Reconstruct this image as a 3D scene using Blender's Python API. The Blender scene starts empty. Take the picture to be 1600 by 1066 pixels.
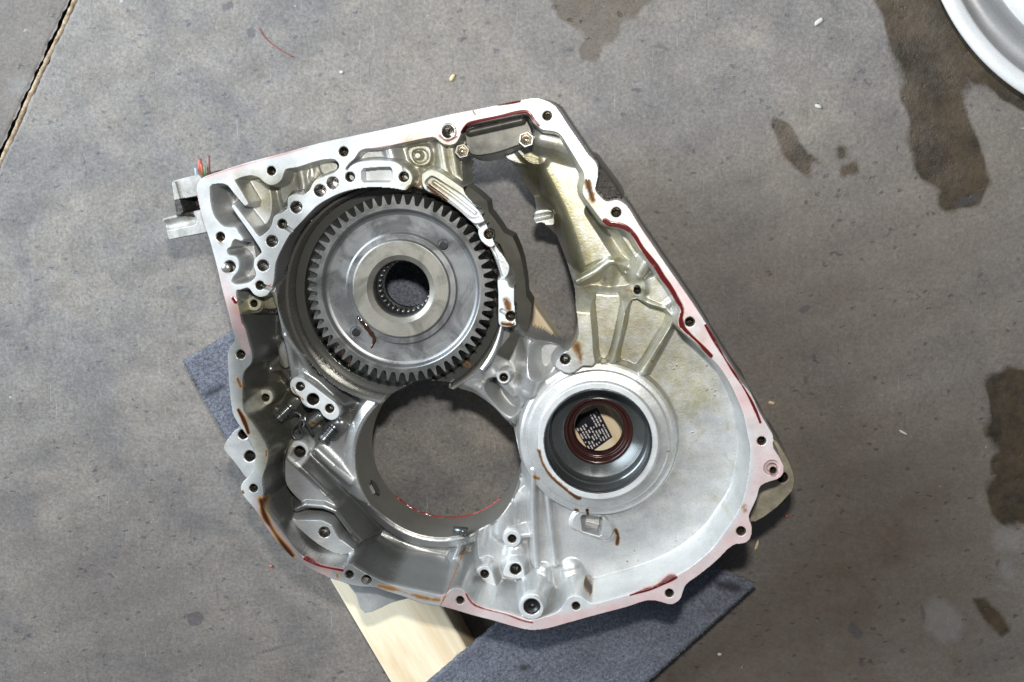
import bpy, bmesh, math, random
import numpy as np
from mathutils import Vector, Matrix
random.seed(7); rng = np.random.default_rng(7)
scene = bpy.context.scene
# ------------------------------------------------------------------ camera
FPX, ZF, HC = 1900.0, 185.0, 1185.0          # focal length in photo pixels; flange height and camera height in mm
NAD = Vector((160, 333, -FPX)).normalized()  # straight down, seen in the camera frame
Q = NAD.rotation_difference(Vector((0, 0, -1)))
RM = np.array(Q.to_matrix())
cam = bpy.data.cameras.new('camera'); camo = bpy.data.objects.new('camera', cam)
scene.collection.objects.link(camo); scene.camera = camo
camo.location = (0, 0, HC / 1000); camo.rotation_mode = 'QUATERNION'; camo.rotation_quaternion = Q
cam.sensor_width = 36; cam.lens = 36 * FPX / 1600; cam.clip_start = 0.01; cam.clip_end = 50
# ------------------------------------------------------------------ light
world = bpy.data.worlds.new('World'); scene.world = world; world.use_nodes = True
bg = world.node_tree.nodes['Background']; bg.inputs[0].default_value = (0.80, 0.88, 1.0, 1); bg.inputs[1].default_value = 0.155
def area(name, loc, target, size, power, col, sy=None):
    l = bpy.data.lights.new(name, 'AREA'); l.energy = power; l.color = col; l.size = size
    if sy: l.shape = 'RECTANGLE'; l.size_y = sy
    o = bpy.data.objects.new(name, l); scene.collection.objects.link(o); o.location = loc
    o.rotation_euler = (Vector(target) - Vector(loc)).to_track_quat('-Z', 'Y').to_euler(); return o
area('doorway_light', (-2.1, 0.9, 1.5), (-0.15, -0.2, 0), 1.9, 142, (0.82, 0.91, 1.0), 1.6)
area('camera_flash', (0.0, 0.17, 1.22), (-0.08, -0.18, 0.1), 0.055, 11.8, (1.0, 0.965, 0.91), 0.035)
scene.view_settings.view_transform = 'Standard'; scene.view_settings.look = 'None'
scene.view_settings.exposure = 0.0; scene.view_settings.gamma = 1.0
# ------------------------------------------------------------------ helpers
def W(p, z=0.0):
    """photo pixels -> world XY in mm at height z (mm, relative to the flange face)"""
    p = np.atleast_2d(np.array(p, float)); z = np.asarray(z, float)
    d = np.stack([p[:, 0] - 800, 533 - p[:, 1], np.full(len(p), -FPX)], 1) @ RM.T
    t = (z + ZF - HC) / d[:, 2]
    return d[:, :2] * t[:, None]
def W1(x, y, z=0.0):
    a = W([(x, y)], z)[0]; return float(a[0]), float(a[1])
def mmpx(z): return (HC - ZF - z) / FPX * 1.015
def spline(P, n=3, closed=True):
    P = np.asarray(P, float); N = len(P); out = []
    for i in range(N if closed else N - 1):
        g = (lambda k: P[(i + k) % N]) if closed else (lambda k: P[min(max(i + k, 0), N - 1)])
        a, b, c, d = g(-1), g(0), g(1), g(2)
        for k in range(n):
            t = k / n
            out.append(0.5 * ((2 * b) + (-a + c) * t + (2 * a - 5 * b + 4 * c - d) * t * t + (-a + 3 * b - 3 * c + d) * t ** 3))
    if not closed: out.append(P[-1])
    return np.array(out)
def circ(x, y, r, n=40): return [(x + r * math.cos(2 * math.pi * i / n), y + r * math.sin(2 * math.pi * i / n)) for i in range(n)]

# materials -----------------------------------------------------------------
def mat(name):
    m = bpy.data.materials.new(name); m.use_nodes = True
    nt = m.node_tree; return m, nt, nt.nodes['Principled BSDF']
def nd(nt, t, **k):
    n = nt.nodes.new(t)
    for a, v in k.items():
        if a.startswith('i_'): n.inputs[a[2:].replace('_', ' ')].default_value = v
        else: setattr(n, a, v)
    return n
def L(nt, a, b): nt.links.new(a, b)
def noise(nt, co, scale, detail=4, rough=0.55, dist=0.0):
    n = nd(nt, 'ShaderNodeTexNoise'); n.inputs['Scale'].default_value = scale; n.inputs['Detail'].default_value = detail
    n.inputs['Roughness'].default_value = rough; n.inputs['Distortion'].default_value = dist; L(nt, co, n.inputs['Vector']); return n.outputs['Fac']
def ramp(nt, f, stops):
    r = nd(nt, 'ShaderNodeValToRGB'); e = r.color_ramp.elements
    while len(e) < len(stops): e.new(0.5)
    for x, (p, c) in zip(e, stops):
        x.position = p; x.color = (c, c, c, 1) if not isinstance(c, (tuple, list)) else (*c, 1)
    L(nt, f, r.inputs[0]); return r.outputs[0]
def mixc(nt, f, a, b, mode='MIX'):
    m = nd(nt, 'ShaderNodeMix', data_type='RGBA', blend_type=mode)
    for s, v in ((0, f), (6, a), (7, b)):
        if hasattr(v, 'links'): L(nt, v, m.inputs[s])
        elif isinstance(v, (int, float)): m.inputs[s].default_value = v
        else: m.inputs[s].default_value = (*v, 1)
    return m.outputs[2]
def math_(nt, op, a, b=0.0, c=None, clamp=False):
    m = nd(nt, 'ShaderNodeMath', operation=op, use_clamp=clamp)
    for i, v in enumerate((a, b) if c is None else (a, b, c)):
        if hasattr(v, 'links'): L(nt, v, m.inputs[i])
        else: m.inputs[i].default_value = v
    return m.outputs[0]
def bump(nt, bs, h, strength=0.3, dist=0.001):
    b = nd(nt, 'ShaderNodeBump'); b.inputs['Strength'].default_value = strength; b.inputs['Distance'].default_value = dist
    L(nt, h, b.inputs['Height']); L(nt, b.outputs[0], bs.inputs['Normal'])
def coords(nt): return nd(nt, 'ShaderNodeNewGeometry').outputs['Position']

def metal(name, base, metallic, rough, var=0.12, grain=900, bstr=0.15, bdist=0.0002, blot=35, stain=False, spec=0.5, rings=None):
    m, nt, bs = mat(name); co = coords(nt)
    n1 = noise(nt, co, blot, 5, 0.6); n2 = noise(nt, co, grain, 3, 0.6)
    lo = tuple(c * (1 - var) for c in base); hi = tuple(min(1, c * (1 + var)) for c in base)
    col = mixc(nt, ramp(nt, n1, [(0.3, 0.0), (0.7, 1.0)]), lo, hi)
    col = mixc(nt, 0.35, col, ramp(nt, n2, [(0.35, 0.62), (0.65, 1.0)]), 'MULTIPLY')
    rg = math_(nt, 'MULTIPLY_ADD', n1, 0.22, rough - 0.11)
    met = metallic
    if rings is not None:
        dv = nd(nt, 'ShaderNodeVectorMath', operation='DISTANCE'); pl = nd(nt, 'ShaderNodeVectorMath', operation='MULTIPLY'); pl.inputs[1].default_value = (1, 1, 0); L(nt, co, pl.inputs[0]); L(nt, pl.outputs[0], dv.inputs[0]); dv.inputs[1].default_value = (rings[0] / 1000, rings[1] / 1000, 0)
        cx_ = nd(nt, 'ShaderNodeCombineXYZ'); L(nt, dv.outputs['Value'], cx_.inputs[0]); rn = noise(nt, cx_.outputs[0], 1500, 3, 0.7)
        col = mixc(nt, 0.8, col, ramp(nt, rn, [(0.3, 0.72), (0.7, 1.2)]), 'MULTIPLY'); rg = math_(nt, 'ADD', rg, math_(nt, 'MULTIPLY_ADD', rn, 0.24, -0.12))
        smear = ramp(nt, noise(nt, co, 28, 5, 0.65, 1.2), [(0.45, 0.0), (0.62, 1.0)])
        col = mixc(nt, math_(nt, 'MULTIPLY', smear, 0.20), col, (0.10, 0.095, 0.08)); rg = math_(nt, 'SUBTRACT', rg, math_(nt, 'MULTIPLY', smear, 0.16)); n2 = math_(nt, 'ADD', n2, math_(nt, 'MULTIPLY', rn, 1.2))
    if stain:
        at = nd(nt, 'ShaderNodeAttribute', attribute_name='stain'); sp = nd(nt, 'ShaderNodeSeparateColor'); L(nt, at.outputs['Color'], sp.inputs[0])
        wob = math_(nt, 'ADD', math_(nt, 'MULTIPLY_ADD', noise(nt, co, 260, 4, 0.65), 0.9, -0.45), math_(nt, 'MULTIPLY_ADD', noise(nt, co, 75, 4, 0.6), 1.3, -0.65))
        def edge(s, a, b):
            v = math_(nt, 'ADD', s, math_(nt, 'MULTIPLY', wob, math_(nt, 'MINIMUM', math_(nt, 'MULTIPLY', s, 3.0), 1.0)))
            return ramp(nt, v, [(a, 0.0), (b, 1.0)])
        yel = edge(sp.outputs[2], 0.1, 1.0); red = ramp(nt, math_(nt, 'ADD', sp.outputs[0], math_(nt, 'MULTIPLY', wob, math_(nt, 'MULTIPLY', sp.outputs[0], 0.75))), [(0.08, 0.0), (0.85, 1.0)]); brn = edge(sp.outputs[1], 0.12, 0.62)
        wet_dark = at.outputs['Alpha']  # oil film, also carrying shade painted into the casting colour
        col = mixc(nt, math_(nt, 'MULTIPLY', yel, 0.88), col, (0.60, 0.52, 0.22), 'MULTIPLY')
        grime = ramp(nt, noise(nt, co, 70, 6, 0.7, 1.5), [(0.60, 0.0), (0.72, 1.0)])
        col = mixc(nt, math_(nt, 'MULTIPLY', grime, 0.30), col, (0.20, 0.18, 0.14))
        col = mixc(nt, math_(nt, 'MULTIPLY', wet_dark, 0.86), col, (0.062, 0.064, 0.058))
        col = mixc(nt, red, col, mixc(nt, ramp(nt, sp.outputs[0], [(0.38, 0.0), (0.80, 1.0)]), (0.70, 0.31, 0.28), (0.085, 0.006, 0.005)))
        col = mixc(nt, brn, col, mixc(nt, ramp(nt, sp.outputs[1], [(0.35, 0.0), (0.92, 1.0)]), (0.27, 0.145, 0.055), (0.026, 0.009, 0.005)))
        liq = math_(nt, 'MAXIMUM', math_(nt, 'MAXIMUM', ramp(nt, sp.outputs[0], [(0.4, 0.0), (0.8, 1.0)]), brn), math_(nt, 'MULTIPLY', wet_dark, 0.75))
        rg = math_(nt, 'MULTIPLY', rg, math_(nt, 'MULTIPLY_ADD', liq, -0.55, 1.0))
        met = math_(nt, 'MULTIPLY_ADD', math_(nt, 'MAXIMUM', brn, ramp(nt, sp.outputs[0], [(0.4, 0.0), (0.8, 1.0)])), -metallic * 0.8, metallic)
    L(nt, col, bs.inputs['Base Color'])
    if hasattr(met, 'links'): L(nt, met, bs.inputs['Metallic'])
    else: bs.inputs['Metallic'].default_value = met
    L(nt, rg, bs.inputs['Roughness']); bs.inputs['Specular IOR Level'].default_value = spec
    bump(nt, bs, math_(nt, 'ADD', n2, math_(nt, 'MULTIPLY', n1, 1.5)), bstr, bdist)
    return m
M = {}
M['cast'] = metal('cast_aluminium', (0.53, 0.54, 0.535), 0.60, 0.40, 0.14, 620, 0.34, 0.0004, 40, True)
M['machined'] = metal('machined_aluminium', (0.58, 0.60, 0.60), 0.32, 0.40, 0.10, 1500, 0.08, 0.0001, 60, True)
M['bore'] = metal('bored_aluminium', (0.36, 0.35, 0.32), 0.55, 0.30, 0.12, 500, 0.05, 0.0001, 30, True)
M['steel'] = metal('gear_steel', (0.225, 0.23, 0.232), 0.72, 0.42, 0.10, 1400, 0.08, 0.0001, 45, rings=W1(625.5, 452.5, -9))
M['steel_rim'] = metal('gear_rim_steel', (0.205, 0.207, 0.198), 0.75, 0.38, 0.10, 1400, 0.08, 0.0001, 45, rings=W1(625.5, 452.5, -9))
M['hub'] = metal('hub_steel', (0.25, 0.242, 0.21), 0.62, 0.50, 0.08, 1400, 0.08, 0.0001, 60, rings=W1(625.5, 452.5, -9))
M['dark_steel'] = metal('dark_steel', (0.10, 0.105, 0.11), 0.75, 0.32, 0.2, 900, 0.08, 0.0001, 60)
M['race'] = metal('bearing_race_steel', (0.115, 0.125, 0.125), 0.60, 0.27, 0.12, 900, 0.04, 0.0001, 40, rings=W1(934, 690, -30))
M['zinc'] = metal('zinc_plated_steel', (0.45, 0.44, 0.41), 0.8, 0.30, 0.12, 900, 0.08, 0.0001, 80)
M['thread'] = metal('thread_steel', (0.34, 0.31, 0.25), 0.85, 0.25, 0.2, 900, 0.1, 0.0001, 90)
M['seal'] = metal('seal_rubber', (0.036, 0.011, 0.009), 0.0, 0.20, 0.2, 700, 0.08, 0.0001, 60)
M['rubber'] = metal('black_rubber', (0.012, 0.013, 0.015), 0.0, 0.35, 0.2, 700, 0.08, 0.0001, 60)
M['baffle'] = metal('baffle_steel', (0.085, 0.082, 0.07), 0.5, 0.36, 0.6, 900, 0.2, 0.0002, 60)
M['bracket'] = metal('dirty_cast_aluminium', (0.30, 0.27, 0.20), 0.35, 0.55, 0.35, 500, 0.5, 0.0004, 70, True)
M['bracket2'] = metal('grimy_cast_aluminium', (0.42, 0.42, 0.40), 0.4, 0.5, 0.30, 500, 0.5, 0.0004, 90, True)
M['hole'] = metal('drilled_aluminium', (0.22, 0.20, 0.18), 0.8, 0.30, 0.3, 700, 0.1, 0.0001, 120)
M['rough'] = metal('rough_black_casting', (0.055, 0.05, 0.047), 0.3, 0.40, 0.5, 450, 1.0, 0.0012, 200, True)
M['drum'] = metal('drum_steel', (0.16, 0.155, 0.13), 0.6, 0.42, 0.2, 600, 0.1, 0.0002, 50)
M['rimwhite'] = metal('wheel_silver', (0.80, 0.82, 0.82), 0.25, 0.35, 0.05, 900, 0.05, 0.0001, 25)
M['rimgrey'] = metal('wheel_grey', (0.42, 0.43, 0.44), 0.35, 0.42, 0.12, 600, 0.1, 0.0002, 25)
def plain(name, c, r=0.5, var=0.15, sc=200):
    m, nt, bs = mat(name); co = coords(nt); n = noise(nt, co, sc, 4)
    L(nt, mixc(nt, n, tuple(x * (1 - var) for x in c), tuple(min(1, x * (1 + var)) for x in c)), bs.inputs['Base Color']); bs.inputs['Roughness'].default_value = r
    return m
M['wire_red'] = plain('red_wire', (0.40, 0.11, 0.08)); M['wire_brown'] = plain('brown_wire', (0.22, 0.13, 0.12)); M['wire_green'] = plain('green_wire', (0.16, 0.26, 0.10)); M['wire_blue'] = plain('pale_blue_wire', (0.35, 0.5, 0.6))
M['label_black'] = plain('label_black', (0.012, 0.013, 0.02), 0.3); M['label_white'] = plain('label_white', (0.62, 0.6, 0.6), 0.5)
M['chip'] = plain('wood_chip', (0.62, 0.5, 0.3), 0.7); M['white_chip'] = plain('white_chip', (0.50, 0.50, 0.49), 0.7); M['thread_red'] = plain('red_thread', (0.30, 0.09, 0.075), 0.7)

# objects -------------------------------------------------------------------
C = scene.collection.objects
def empty(name, origin):
    o = bpy.data.objects.new(name, None); C.link(o); o.location = Vector(origin) / 1000; o['_o'] = list(origin); o.empty_display_size = 0.02; return o
def tag(o, label=None, cat=None, group=None, kind=None):
    for k, v in (('label', label), ('category', cat), ('group', group), ('kind', kind)):
        if v: o[k] = v
    return o
ORG = {}
def obj(name, v, f, m, parent=None, origin=None, smooth=True, normals=None, attr=None, loc_of=None):
    """v in world mm. z absolute above the floor."""
    v = np.asarray(v, float)
    if parent is not None: org = ORG[parent.name]
    else:
        org = np.array(origin if origin is not None else [(v[:, 0].min() + v[:, 0].max()) / 2, (v[:, 1].min() + v[:, 1].max()) / 2, v[:, 2].min()], float)
    me = bpy.data.meshes.new(name)
    vv = (v - org) / 1000
    if isinstance(f, np.ndarray):
        me.vertices.add(len(vv)); me.vertices.foreach_set('co', vv.ravel().astype(np.float32))
        n, k = f.shape
        me.loops.add(n * k); me.loops.foreach_set('vertex_index', f.ravel().astype(np.int32))
        me.polygons.add(n); me.polygons.foreach_set('loop_start', np.arange(0, n * k, k, dtype=np.int32)); me.update(calc_edges=True); me.validate()
    else:
        me.from_pydata(vv.tolist(), [], f); me.update()
    me.polygons.foreach_set('use_smooth', np.full(len(me.polygons), smooth))
    if attr is not None:
        a = me.color_attributes.new('stain', 'FLOAT_COLOR', 'POINT'); a.data.foreach_set('color', attr.ravel().astype(np.float32))
    me.materials.append(m)
    if normals is not None: me.normals_split_custom_set_from_vertices(normals.tolist())
    o = bpy.data.objects.new(name, me); C.link(o)
    if parent is not None: o.parent = parent
    else: o.location = Vector(org) / 1000
    ORG[o.name] = org
    return o
def root(name, origin):
    o = bpy.data.objects.new(name, None); C.link(o); o.location = Vector(origin) / 1000; o.empty_display_size = 0.02
    ORG[o.name] = np.array(origin, float); return o
def sharp(o, ang=35):
    me = o.data; bm = bmesh.new(); bm.from_mesh(me)
    for e in bm.edges:
        if len(e.link_faces) == 2 and e.calc_face_angle(0) > math.radians(ang): e.smooth = False
    bm.to_mesh(me); bm.free(); return o
def lathe(c, prof, n=64, closed=False):
    """c = XY mm, prof = [(r, z abs)]"""
    v, f = [], []; k = len(prof)
    for i in range(n):
        a = 2 * math.pi * i / n
        for r, z in prof: v.append((c[0] + r * math.cos(a), c[1] + r * math.sin(a), z))
    for i in range(n):
        j = (i + 1) % n
        for q in range(k if closed else k - 1):
            q2 = (q + 1) % k; f.append((i * k + q, j * k + q, j * k + q2, i * k + q2))
    return v, f
def tube(pts, r, n=10, caps=True):
    pts = [Vector(p) for p in pts]; v, f = [], []
    rr = r if hasattr(r, '__len__') else [r] * len(pts)
    for i, p in enumerate(pts):
        t = (pts[min(i + 1, len(pts) - 1)] - pts[max(i - 1, 0)]).normalized()
        a = t.cross(Vector((0.13, 0.31, 1))).normalized(); b = t.cross(a)
        for k in range(n):
            q = 2 * math.pi * k / n; v.append(tuple(p + (a * math.cos(q) + b * math.sin(q)) * rr[i]))
    for i in range(len(pts) - 1):
        for k in range(n): f.append((i * n + k, i * n + (k + 1) % n, (i + 1) * n + (k + 1) % n, (i + 1) * n + k))
    if caps: f.append(tuple(range(n - 1, -1, -1))); f.append(tuple(range((len(pts) - 1) * n, len(pts) * n)))
    return v, f
def prism(poly, z0, z1, bev=0.0):
    n = len(poly); v = [(x, y, z0) for x, y in poly]; f = [tuple(range(n - 1, -1, -1))]
    P = np.array(poly); cen = P.mean(0)
    rings = [(0, z1 - bev)] + ([(bev, z1)] if bev else [])
    base = 0
    for ins, z in rings:
        d = P - cen; l = np.linalg.norm(d, axis=1, keepdims=True); R = cen + d * (1 - ins / l)
        v += [(x, y, z) for x, y in R]; nb = base + n
        f += [(base + i, base + (i + 1) % n, nb + (i + 1) % n, nb + i) for i in range(n)]; base = nb
    f.append(tuple(range(base, base + n))); return v, f
# ================================================================== the setting: concrete floor, boards, carpet
def sdf_pts(X, Y, P):
    D = np.full(X.shape, 1e9); ins = np.zeros(X.shape, bool); n = len(P)
    for i in range(n):
        ax, ay = P[i]; bx, by = P[(i + 1) % n]; ex, ey = bx - ax, by - ay
        t = np.clip(((X - ax) * ex + (Y - ay) * ey) / (ex * ex + ey * ey + 1e-9), 0, 1)
        D = np.minimum(D, (X - ax - t * ex) ** 2 + (Y - ay - t * ey) ** 2)
        if ay != by: ins ^= ((ay > Y) != (by > Y)) & (X < ex * (Y - ay) / ey + ax)
    return np.sqrt(D) * np.where(ins, -1, 1)
def sdf_line(X, Y, P):
    D = np.full(X.shape, 1e9)
    for (ax, ay), (bx, by) in zip(P[:-1], P[1:]):
        ex, ey = bx - ax, by - ay
        t = np.clip(((X - ax) * ex + (Y - ay) * ey) / (ex * ex + ey * ey + 1e-9), 0, 1)
        D = np.minimum(D, (X - ax - t * ex) ** 2 + (Y - ay - t * ey) ** 2)
    return np.sqrt(D)
ss = lambda x: (lambda t: t * t * (3 - 2 * t))(np.clip(x, 0, 1))
m, nt, bs = mat('concrete'); co = coords(nt)
at = nd(nt, 'ShaderNodeAttribute', attribute_name='stain'); sp = nd(nt, 'ShaderNodeSeparateColor'); L(nt, at.outputs['Color'], sp.inputs[0])
big = noise(nt, co, 9, 7, 0.66, 0.5); mid = noise(nt, co, 26, 7, 0.68, 0.4); fine = noise(nt, co, 300, 5, 0.75); gr = noise(nt, co, 120, 5, 0.7)
col = mixc(nt, ramp(nt, big, [(0.34, 0.0), (0.66, 1.0)]), (0.176, 0.172, 0.175), (0.286, 0.262, 0.232))
col = mixc(nt, 0.8, col, ramp(nt, mid, [(0.30, 0.68), (0.70, 1.16)]), 'MULTIPLY')
col = mixc(nt, 0.8, col, ramp(nt, gr, [(0.30, 0.80), (0.7, 1.10)]), 'MULTIPLY')
col = mixc(nt, 0.85, col, ramp(nt, fine, [(0.34, 0.70), (0.66, 1.16)]), 'MULTIPLY')
def scratch(rot, a, b, lo, hi, seed):
    q = nd(nt, 'ShaderNodeMapping'); q.inputs['Rotation'].default_value = (0, 0, rot); q.inputs['Scale'].default_value = (a, b, 1); q.inputs['Location'].default_value = (seed, seed * .7, 0)
    w = nd(nt, 'ShaderNodeVectorMath', operation='ADD'); n_ = nd(nt, 'ShaderNodeTexNoise'); n_.inputs['Scale'].default_value = 9; L(nt, co, n_.inputs['Vector'])
    k_ = nd(nt, 'ShaderNodeVectorMath', operation='SCALE'); k_.inputs['Scale'].default_value = 0.03; L(nt, n_.outputs['Color'], k_.inputs[0]); L(nt, co, w.inputs[0]); L(nt, k_.outputs[0], w.inputs[1]); L(nt, w.outputs[0], q.inputs[0])
    return ramp(nt, noise(nt, q.outputs[0], 1.0, 2, 0.5), [(lo, 0.0), (hi, 1.0)])
for rot, a, b, lo, hi, cc, am, sd in ((0.55, 420, 16, 0.70, 0.76, (0.42, 0.42, 0.42), 0.42, 3), (-0.9, 380, 13, 0.71, 0.77, (0.44, 0.43, 0.42), 0.38, 11), (1.1, 300, 11, 0.71, 0.78, (0.06, 0.06, 0.075), 0.55, 23), (0.2, 520, 30, 0.70, 0.78, (0.07, 0.07, 0.08), 0.5, 37)):
    col = mixc(nt, math_(nt, 'MULTIPLY', scratch(rot, a, b, lo, hi, sd), am), col, cc)
grit = noise(nt, co, 1100, 2, 0.6); col = mixc(nt, 0.55, col, ramp(nt, grit, [(0.36, 0.80), (0.64, 1.12)]), 'MULTIPLY')
# small dark flecks, two sizes, and pale ones
mp = nd(nt, 'ShaderNodeMapping'); mp.inputs['Rotation'].default_value = (0, 0, 0.75); mp.inputs['Scale'].default_value = (1.0, 1.45, 1); L(nt, co, mp.inputs[0])
def flecks(scale, thr, dens, vec):
    v = nd(nt, 'ShaderNodeTexVoronoi'); v.inputs['Scale'].default_value = scale; v.inputs['Randomness'].default_value = 1
    dv = nd(nt, 'ShaderNodeVectorMath', operation='ADD'); nn = nd(nt, 'ShaderNodeTexNoise'); nn.inputs['Scale'].default_value = scale * 2.2; L(nt, vec, nn.inputs['Vector'])
    sc_ = nd(nt, 'ShaderNodeVectorMath', operation='SCALE'); sc_.inputs['Scale'].default_value = 0.9 / scale; L(nt, nn.outputs['Color'], sc_.inputs[0])
    L(nt, vec, dv.inputs[0]); L(nt, sc_.outputs[0], dv.inputs[1]); L(nt, dv.outputs[0], v.inputs['Vector'])
    s = nd(nt, 'ShaderNodeSeparateColor'); L(nt, v.outputs['Color'], s.inputs[0])
    return math_(nt, 'MULTIPLY', ramp(nt, v.outputs['Distance'], [(thr * 0.4, 1.0), (thr, 0.0)]), math_(nt, 'GREATER_THAN', s.outputs[0], 1 - dens))
fl1 = flecks(95, 0.30, 0.20, mp.outputs[0]); fl2 = flecks(34, 0.17, 0.22, mp.outputs[0]); fl3 = flecks(70, 0.12, 0.05, co); fl4 = flecks(190, 0.30, 0.22, co); fl5 = flecks(16, 0.10, 0.16, mp.outputs[0])
col = mixc(nt, math_(nt, 'MULTIPLY', fl1, 0.66), col, (0.085, 0.09, 0.12)); col = mixc(nt, math_(nt, 'MULTIPLY', fl2, 0.78), col, (0.075, 0.08, 0.105))
col = mixc(nt, math_(nt, 'MULTIPLY', fl4, 0.55), col, (0.09, 0.085, 0.085)); col = mixc(nt, math_(nt, 'MULTIPLY', fl5, 0.6), col, (0.08, 0.08, 0.09))
col = mixc(nt, math_(nt, 'MULTIPLY', fl3, 0.45), col, (0.6, 0.58, 0.55))
wob = math_(nt, 'MULTIPLY_ADD', noise(nt, co, 85, 7, 0.72), 0.8, -0.4)
def edge(s, a, b): return ramp(nt, math_(nt, 'ADD', s, math_(nt, 'MULTIPLY', wob, math_(nt, 'MINIMUM', math_(nt, 'MULTIPLY', s, 3.0), 1.0))), [(a, 0.0), (b, 1.0)])
dirt_falloff = math_(nt, 'MULTIPLY', sp.outputs[2], ramp(nt, mid, [(0.25, 0.7), (0.7, 1.15)]))  # brown dirt together with the painted dimming across the slab
col = mixc(nt, dirt_falloff, col, mixc(nt, gr, (0.070, 0.055, 0.043), (0.140, 0.112, 0.088)))
col = mixc(nt, 0.3, col, ramp(nt, fine, [(0.34, 0.72), (0.66, 1.2)]), 'MULTIPLY'); col = mixc(nt, math_(nt, 'MULTIPLY', math_(nt, 'MAXIMUM', fl1, fl2), math_(nt, 'MULTIPLY', sp.outputs[2], 0.6)), col, (0.03, 0.03, 0.036)); col = mixc(nt, math_(nt, 'MULTIPLY', fl3, 0.35), col, (0.4, 0.38, 0.35))
pale = edge(sp.outputs[1], 0.15, 0.8); col = mixc(nt, math_(nt, 'MULTIPLY', pale, 0.13), col, (0.37, 0.39, 0.42))
wet_dark = edge(sp.outputs[0], 0.10, 0.48)
col = mixc(nt, math_(nt, 'MULTIPLY', wet_dark, ramp(nt, gr, [(0.30, 1.0), (0.72, 0.80)])), col, mixc(nt, ramp(nt, mid, [(0.35, 0.0), (0.65, 1.0)]), (0.020, 0.016, 0.010), (0.058, 0.041, 0.022)))
dk = edge(at.outputs['Alpha'], 0.3, 0.6); col = mixc(nt, math_(nt, 'MULTIPLY', dk, 0.55), col, (0.05, 0.05, 0.06))
bs.inputs['Specular IOR Level'].default_value = 0.35
L(nt, col, bs.inputs['Base Color'])
L(nt, math_(nt, 'MULTIPLY_ADD', wet_dark, -0.22, math_(nt, 'MULTIPLY_ADD', mid, 0.25, 0.46)), bs.inputs['Roughness'])
bump(nt, bs, math_(nt, 'SUBTRACT', math_(nt, 'ADD', math_(nt, 'MULTIPLY', fine, 0.6), math_(nt, 'MULTIPLY', gr, 1.2)), math_(nt, 'MULTIPLY', math_(nt, 'ADD', fl2, fl1), 0.8)), 0.5, 0.0008)
M['concrete'] = m
FZ = -ZF
j0 = np.array(W1(120, 0, FZ)); j1 = np.array(W1(2, 256, FZ)); jd = (j1 - j0) / np.linalg.norm(j1 - j0); jn = np.array([-jd[1], jd[0]])
if jn[0] < 0: jn = -jn
FSTAIN = dict(
 wet_dark=[[(1371,-60),(1371,0),(1381,15),(1384,37),(1392,62),(1399,94),(1420,109),(1424,131),(1412,156),(1416,188),(1421,226),(1431,260),(1460,289),(1482,317),(1493,325),(1530,314),(1541,283),(1535,249),(1524,218),(1506,195),(1505,165),(1508,116),(1544,128),(1563,156),(1620,175),(1640,-60)],
      [(1216,198),(1231,201),(1246,221),(1262,233),(1276,240),(1288,249),(1288,262),(1270,258),(1262,274),(1243,269),(1223,246),(1217,221)],
      [(1312,232),(1321,234),(1320,246),(1311,245)],[(1316,262),(1336,256),(1338,266),(1318,274)],
      [(878,-60),(878,22),(906,45),(921,62),(906,82),(912,92),(928,89),(938,64),(963,36),(985,24),(1008,0),(1012,-60)],
      [(1547,582),(1552,612),(1545,640),(1552,670),(1556,695),(1567,708),(1553,726),(1549,765),(1543,806),(1563,814),(1640,826),(1640,585)],
      [(1524,938),(1536,938),(1560,960),(1574,984),(1566,990),(1545,972)]],
 pale=[[(1446,945),(1462,932),(1485,945),(1504,970),(1498,998),(1470,1002),(1448,985)],[(1555,830),(1580,820),(1600,838),(1590,862),(1556,858)],[(1556,880),(1575,875),(1586,895),(1570,905)],
       [(15,125),(24,117),(40,117),(47,128),(44,144),(34,151),(22,146)],[(430,178),(446,172),(452,184),(438,192)]],
 dark=[[(291,960),(310,956),(319,965),(312,977),(296,978)],[(1490,318),(1510,308),(1532,300),(1524,314),(1500,324)],[(1150,625),(1152,622),(1154,626)],[(1256,590),(1264,584),(1262,600),(1255,598)],[(1379,370),(1395,358),(1393,364),(1382,374)],[(1394,178),(1406,170),(1404,176),(1396,182)],[(1548,575),(1562,590),(1556,592)],
       [(1556,876),(1562,872),(1560,886),(1555,886)],[(1268,480),(1256,490),(1244,486),(1262,476)],[(44,130),(52,130),(50,148),(40,152)],
       [(345,8),(362,0),(366,10),(350,18)],[(385,45),(397,44),(399,58),(388,58)],[(300,888),(340,846),(341,848),(302,890)],[(408,1018),(450,1006),(480,1002),(450,1010),(410,1021)],
       [(1444,976),(1437,950),(1441,942),(1446,960)],[(1330,970),(1350,990),(1340,1000),(1325,985)]])
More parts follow.
